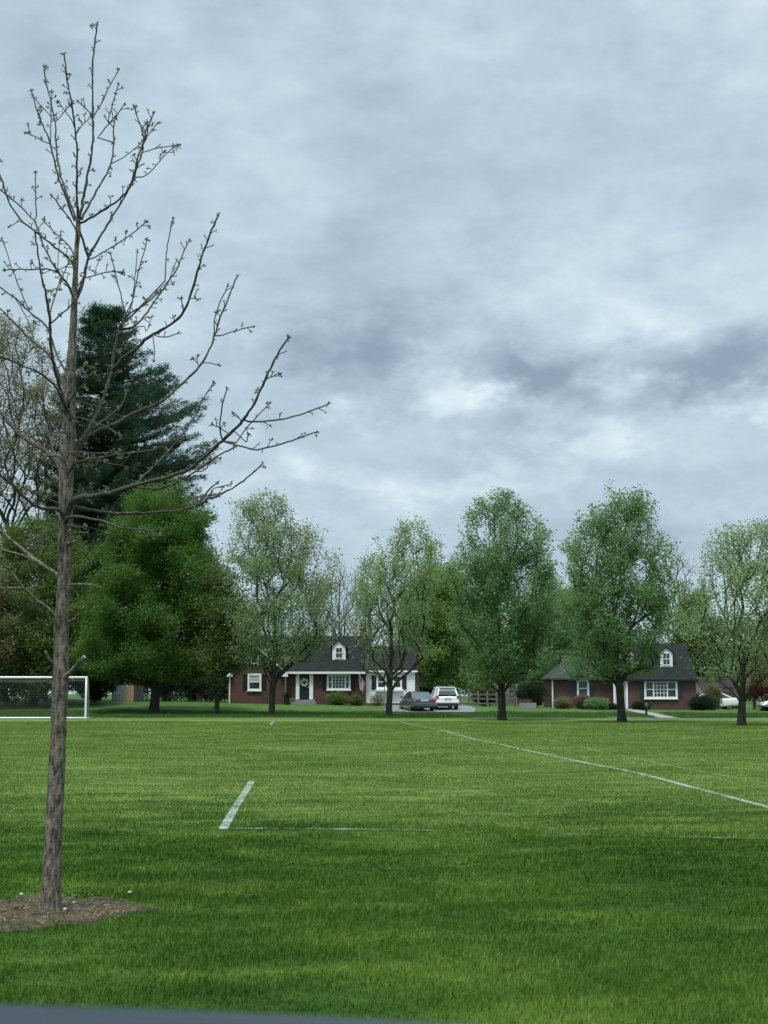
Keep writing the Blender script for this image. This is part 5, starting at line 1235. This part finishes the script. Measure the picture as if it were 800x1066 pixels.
# ------------------------------------------------------------------ cars
def car(name, label, paint, px, py, Y, yaw, kind, mirrored=False):
    """built along +y (front), rear at y=0; x across"""
    p = at(px, py, Y); z = float(gz(p.x, Y)) + .024; root = empty(name, (p.x, Y, z), label, 'car'); root.rotation_euler[2] = yaw
    if kind == 'suv': Wd, L, H, belt, hood, gc = 1.86, 4.6, 1.70, 1.02, 1.02, .24
    else: Wd, L, H, belt, hood, gc = 1.82, 4.8, 1.45, .94, .90, .20
    hw = Wd / 2
    # body sections along the length: (y, z bottom, z shoulder, half width low, half width shoulder)
    if kind == 'suv': ss = [(0.0, .42, .86, .78, .80), (.06, .34, 1.0, .87, .87), (.5, .26, 1.03, .92, .91), (1.6, .24, 1.02, .93, .92), (3.0, .24, 1.0, .93, .91), (3.9, .26, .95, .91, .86), (4.4, .32, .82, .85, .74), (4.6, .42, .64, .74, .62)]
    else: ss = [(0.0, .42, .80, .74, .74), (.06, .32, .97, .85, .80), (.55, .24, .98, .90, .85), (1.5, .20, .93, .91, .88), (3.1, .20, .90, .91, .87), (4.0, .22, .84, .90, .82), (4.55, .30, .70, .84, .70), (4.8, .40, .56, .72, .58)]
    vs = []; fs = []; K = 12
    for (y, zb, zs, wl, ws) in ss:
        zm = zb + (zs - zb) * .45
        pr = [(-wl * .86, zb), (-wl, zb + .07), (-wl * 1.01, zm), (-ws, zs - .06), (-ws * .93, zs), (-ws * .4, zs + .025), (ws * .4, zs + .025), (ws * .93, zs), (ws, zs - .06), (wl * 1.01, zm), (wl, zb + .07), (wl * .86, zb)]
        vs += [(a, y, b) for a, b in pr]
    for i in range(len(ss) - 1):
        for j in range(K): fs.append((i * K + j, i * K + (j + 1) % K, (i + 1) * K + (j + 1) % K, (i + 1) * K + j))
    fs += [tuple(range(K)), tuple(range((len(ss) - 1) * K, len(ss) * K))[::-1]]
    def put(mb, nm, mat, par=root, smooth=False, bevel=0):
        me = bpy.data.meshes.new(nm); me.from_pydata(mb.v, [], mb.f); bm = bmesh.new(); bm.from_mesh(me); bmesh.ops.recalc_face_normals(bm, faces=bm.faces)
        if bevel: bmesh.ops.bevel(bm, geom=list(bm.edges), offset=bevel, segments=2, affect='EDGES', profile=.6)
        bm.to_mesh(me); bm.free(); me.materials.append(M[mat]); o = bpy.data.objects.new(nm, me); COL.objects.link(o); o.parent = par
        if smooth: me.polygons.foreach_set('use_smooth', [True] * len(me.polygons)); me.set_sharp_from_angle(angle=R(38))
        return o
    b = MB(); b.add(vs, fs); body = put(b, 'body', paint, smooth=True)
    md = body.modifiers.new('sub', 'SUBSURF'); md.levels = 2; md.render_levels = 2
    # greenhouse: rear glass base, roof rear, roof front, windscreen base
    if kind == 'suv': g = [(.12, 1.06, .76), (.46, H - .08, .58), (1.1, H, .63), (2.3, H - .03, .62), (3.35, .99, .76)]
    else: g = [(.62, .95, .76), (1.45, H - .06, .58), (2.0, H, .60), (2.75, H - .05, .58), (3.65, .89, .74)]
    v = []; 
    for (y, zz, w) in g: v += [(-w, y, zz), (w, y, zz)]
    # roof skin
    roof = MB(); i0 = 1; rp = []
    for (y, zz, w) in g[1:4]: rp.append([(-w - .02, y, zz - .05), (-w + .06, y, zz + .004), (0, y, zz + .03), (w - .06, y, zz + .004), (w + .02, y, zz - .05)])
    fl = [q for r_ in rp for q in r_]; lo = [(x, y, zz - .06) for x, y, zz in fl]
    roof.add(fl, [(i * 5 + j, i * 5 + j + 1, i * 5 + j + 6, i * 5 + j + 5) for i in range(2) for j in range(4)]); roof.add(lo, [(i * 5 + j + 5, i * 5 + j + 6, i * 5 + j + 1, i * 5 + j) for i in range(2) for j in range(4)])
    for k in ((0, 1, 2, 3, 4), (10, 11, 12, 13, 14)): roof.add([fl[q] for q in k] + [lo[q] for q in k[::-1]], [tuple(range(10))])
    put(roof, 'roof', paint, smooth=True)
    # pillars
    for s in (-1, 1):
        q = lambda k, dz=0, f=1.0: Vector((s * g[k][2] * f, g[k][0], g[k][1] + dz))
        def pil(a, c, w): pl = MB(); pl.tube([a, c], w, 6); put(pl, 'pillar', paint, smooth=True)
        if kind == 'suv': pil(q(0, -.03), q(1, -.03), .075); pil(Vector((s * .80, .95, 1.0)), Vector((s * .66, 1.0, H - .05)), .085)
        else: pil(q(0, -.02), q(1, -.03), .06)
        ym = .5 * (g[1][0] + g[3][0]) + .15; pil(q(4, -.02), q(3, -.04), .045); pil(Vector((s * (g[0][2] + .03), ym, .95 if kind != 'suv' else 1.0)), Vector((s * g[2][2], ym, H - .06)), .04)
    # glass
    def quad(nm, pts): m_ = MB(); m_.prism(pts, Vector(pts[1]) .__sub__(Vector(pts[0])).cross(Vector(pts[2]) - Vector(pts[0])).normalized() * .012); return put(m_, nm, 'car_glass')
    f = .92
    k0, k1 = (.10, .62) if kind == 'suv' else (.08, .92)
    lp = lambda k, s_: (s_ * (g[0][2] + (g[1][2] - g[0][2]) * k) * f, g[0][0] + (g[1][0] - g[0][0]) * k - .012, g[0][1] + (g[1][1] - g[0][1]) * k)
    quad('rear_window', [lp(k0, -1), lp(k0, 1), lp(k1, 1), lp(k1, -1)])
    if kind == 'suv': tg = MB(); tg.prism([lp(k1, -1), lp(k1, 1), lp(1.0, 1.04), lp(1.0, -1.04)], (0, .03, 0)); put(tg, 'tailgate_top', paint)
    quad('windscreen', [(-g[4][2] * f, g[4][0], g[4][1]), (g[4][2] * f, g[4][0], g[4][1]), (g[3][2] * f, g[3][0], g[3][1] - .03), (-g[3][2] * f, g[3][0], g[3][1] - .03)])
    for s in (-1, 1): quad('side_window', [(s * g[0][2] * .985, g[0][0] + .1, g[0][1] - .02), (s * g[4][2] * .985, g[4][0] - .1, g[4][1] - .02), (s * g[3][2] * .985, g[3][0], g[3][1] - .06), (s * g[1][2] * .985, g[1][0] + .05, g[1][1] - .05)])
    # wheels
    wr = .36 if kind == 'suv' else .33
    for y in (.95, L - .95):
        for s in (-1, 1):
            def ring(prof, nm, mat, par):
                m_ = MB(); n_ = 28; k_ = len(prof); pts = []
                for (r_, xx) in prof:
                    for i in range(n_): a = 2 * math.pi * i / n_; pts.append((s * xx, y + r_ * math.cos(a), wr + r_ * math.sin(a)))
                m_.add(pts, [(j * n_ + i, j * n_ + (i + 1) % n_, (j + 1) * n_ + (i + 1) % n_, (j + 1) * n_ + i) for j in range(k_ - 1) for i in range(n_)] + [tuple(range(n_)), tuple(range((k_ - 1) * n_, k_ * n_))]); return put(m_, nm, mat, par, True)
            w = bpy.data.objects.new('wheel', None); COL.objects.link(w); w.parent = root
            ring([(wr - .06, .66), (wr, .68), (wr + .002, .84), (wr - .02, .885), (wr * .66, .89)], 'tyre', 'rubber', w); ring([(wr * .64, .86), (wr * .60, .897), (wr * .25, .885), (.03, .90)], 'rim', 'rim', w)
    # rear fittings
    if kind == 'suv':
        for s in (-1, 1): m_ = MB(); m_.prism([(s * .66, .02, .88), (s * .90, .05, .84), (s * .91, .16, 1.02), (s * .78, .045, 1.06), (s * .68, .012, .98)], (0, -.035, 0)); put(m_, 'tail_light', 'tail', bevel=.006)
        m_ = MB(); m_.box(-.80, .80, -.075, .05, .34, .50); put(m_, 'lower_bumper', 'black_plastic', bevel=.02)
        m_ = MB(); m_.box(-.85, .85, -.06, .06, .505, .66); put(m_, 'bumper', paint, bevel=.03)
        m_ = MB(); m_.box(-.26, .26, -.035, .03, .80, .92); put(m_, 'plate', 'plate', bevel=.005); m_ = MB(); m_.box(-.58, .58, .24, .66, H - .07, H - .01); put(m_, 'spoiler', paint, bevel=.012)
        for s in (-1, 1): m_ = MB(); m_.tube([(s * .56, .7, H + .005), (s * .56, .78, H + .06), (s * .55, 2.2, H + .05), (s * .55, 2.3, H)], .018, 6); put(m_, 'roof_rail', 'metal')
    else:
        for s in (-1, 1): m_ = MB(); m_.prism([(s * .46, .015, .72), (s * .80, .03, .70), (s * .87, .16, .80), (s * .84, .10, .90), (s * .50, .01, .88)], (0, -.03, 0)); put(m_, 'tail_light', 'tail', bevel=.006)
        m_ = MB(); m_.box(-.82, .82, -.07, .06, .36, .60); put(m_, 'bumper', paint, bevel=.04); m_ = MB(); m_.box(-.55, .55, -.085, .02, .27, .36); put(m_, 'lower_bumper', 'black_plastic', bevel=.015)
        m_ = MB(); m_.box(-.26, .26, -.02, .03, .73, .85); put(m_, 'plate', 'plate', bevel=.005)
    for s in (-1, 1): m_ = MB(); m_.prism([(s * .90, L * .62, .96), (s * 1.06, L * .62 - .02, .98), (s * 1.07, L * .62 - .02, 1.10), (s * .92, L * .62, 1.09)], (0, .12, 0)); put(m_, 'wing_mirror', paint, bevel=.012)
    for s in (-1, 1): m_ = MB(); m_.prism([(s * .52, L - .14, .60), (s * .78, L - .34, .62), (s * .80, L - .40, .72), (s * .54, L - .22, .70)], (0, .05, 0)); put(m_, 'headlight', 'plate')
    return root
car('parked_car', 'dark grey saloon seen from behind, parked on the driveway before the white wing', 'car_grey', 442.5, 741, 111.6, R(13), 'saloon')
car('parked_car', 'white SUV seen from behind, parked beside the dark grey saloon', 'car_white', 466.5, 741, 114.0, R(7), 'suv')
car('parked_car', 'white saloon seen from the side between the dark bush and rightmost trunk', 'car_white', 769, 740, 131, R(90), 'saloon')
car('parked_car', 'silver grey car cut off by the right edge of the photo', 'car_silver', 853, 741, 121, R(90), 'saloon')

# ------------------------------------------------------------------ edge of the viewer's own car
def own_car():
    a, b, c = at(-120, 1045, .60), at(240, 1056, .60), at(560, 1074, .60); root = empty('car_door', (b.x, .6, b.z), 'smooth blue-grey car door top crossing the lower left edge of the view', 'car door'); V = []; n = 60
    prof = [(-.035, -.30), (-.032, -.012), (-.022, -.003), (-.008, 0), (.012, -.0015), (.03, -.008), (.048, -.022), (.062, -.05), (.085, -.16), (.095, -.32), (.085, -.62), (.05, -.78), (-.01, -.78)]
    for i in range(n + 1):
        u = i / n * 3 - .8; x = a.x + (c.x - a.x) * u
        t = (x - a.x) / (c.x - a.x); zt = a.z + (b.z - a.z) * 2 * t + (c.z - 2 * b.z + a.z) * 2 * t * (t - .5)
        zt = max(zt, a.z - .35) if t < 2.2 else zt
        for (py_, pz) in prof: V.append((x, .60 + py_, zt + pz))
    k = len(prof); Q = [(i * k + j, i * k + (j + 1) % k, (i + 1) * k + (j + 1) % k, (i + 1) * k + j) for i in range(n) for j in range(k)]
    m = MB(); m.add(V, Q + [tuple(range(k)), tuple(range(n * k, (n + 1) * k))[::-1]]); m.build('door_panel', M['sill'], root, smooth=True)
    s = MB(); pts = [Vector(V[i * k + 1]) + Vector((0, -.006, .002)) for i in range(0, n + 1, 3)]; s.tube(pts, .006, 8); s.build('weather_strip', M['sill_dark'], root, smooth=True)
own_car()
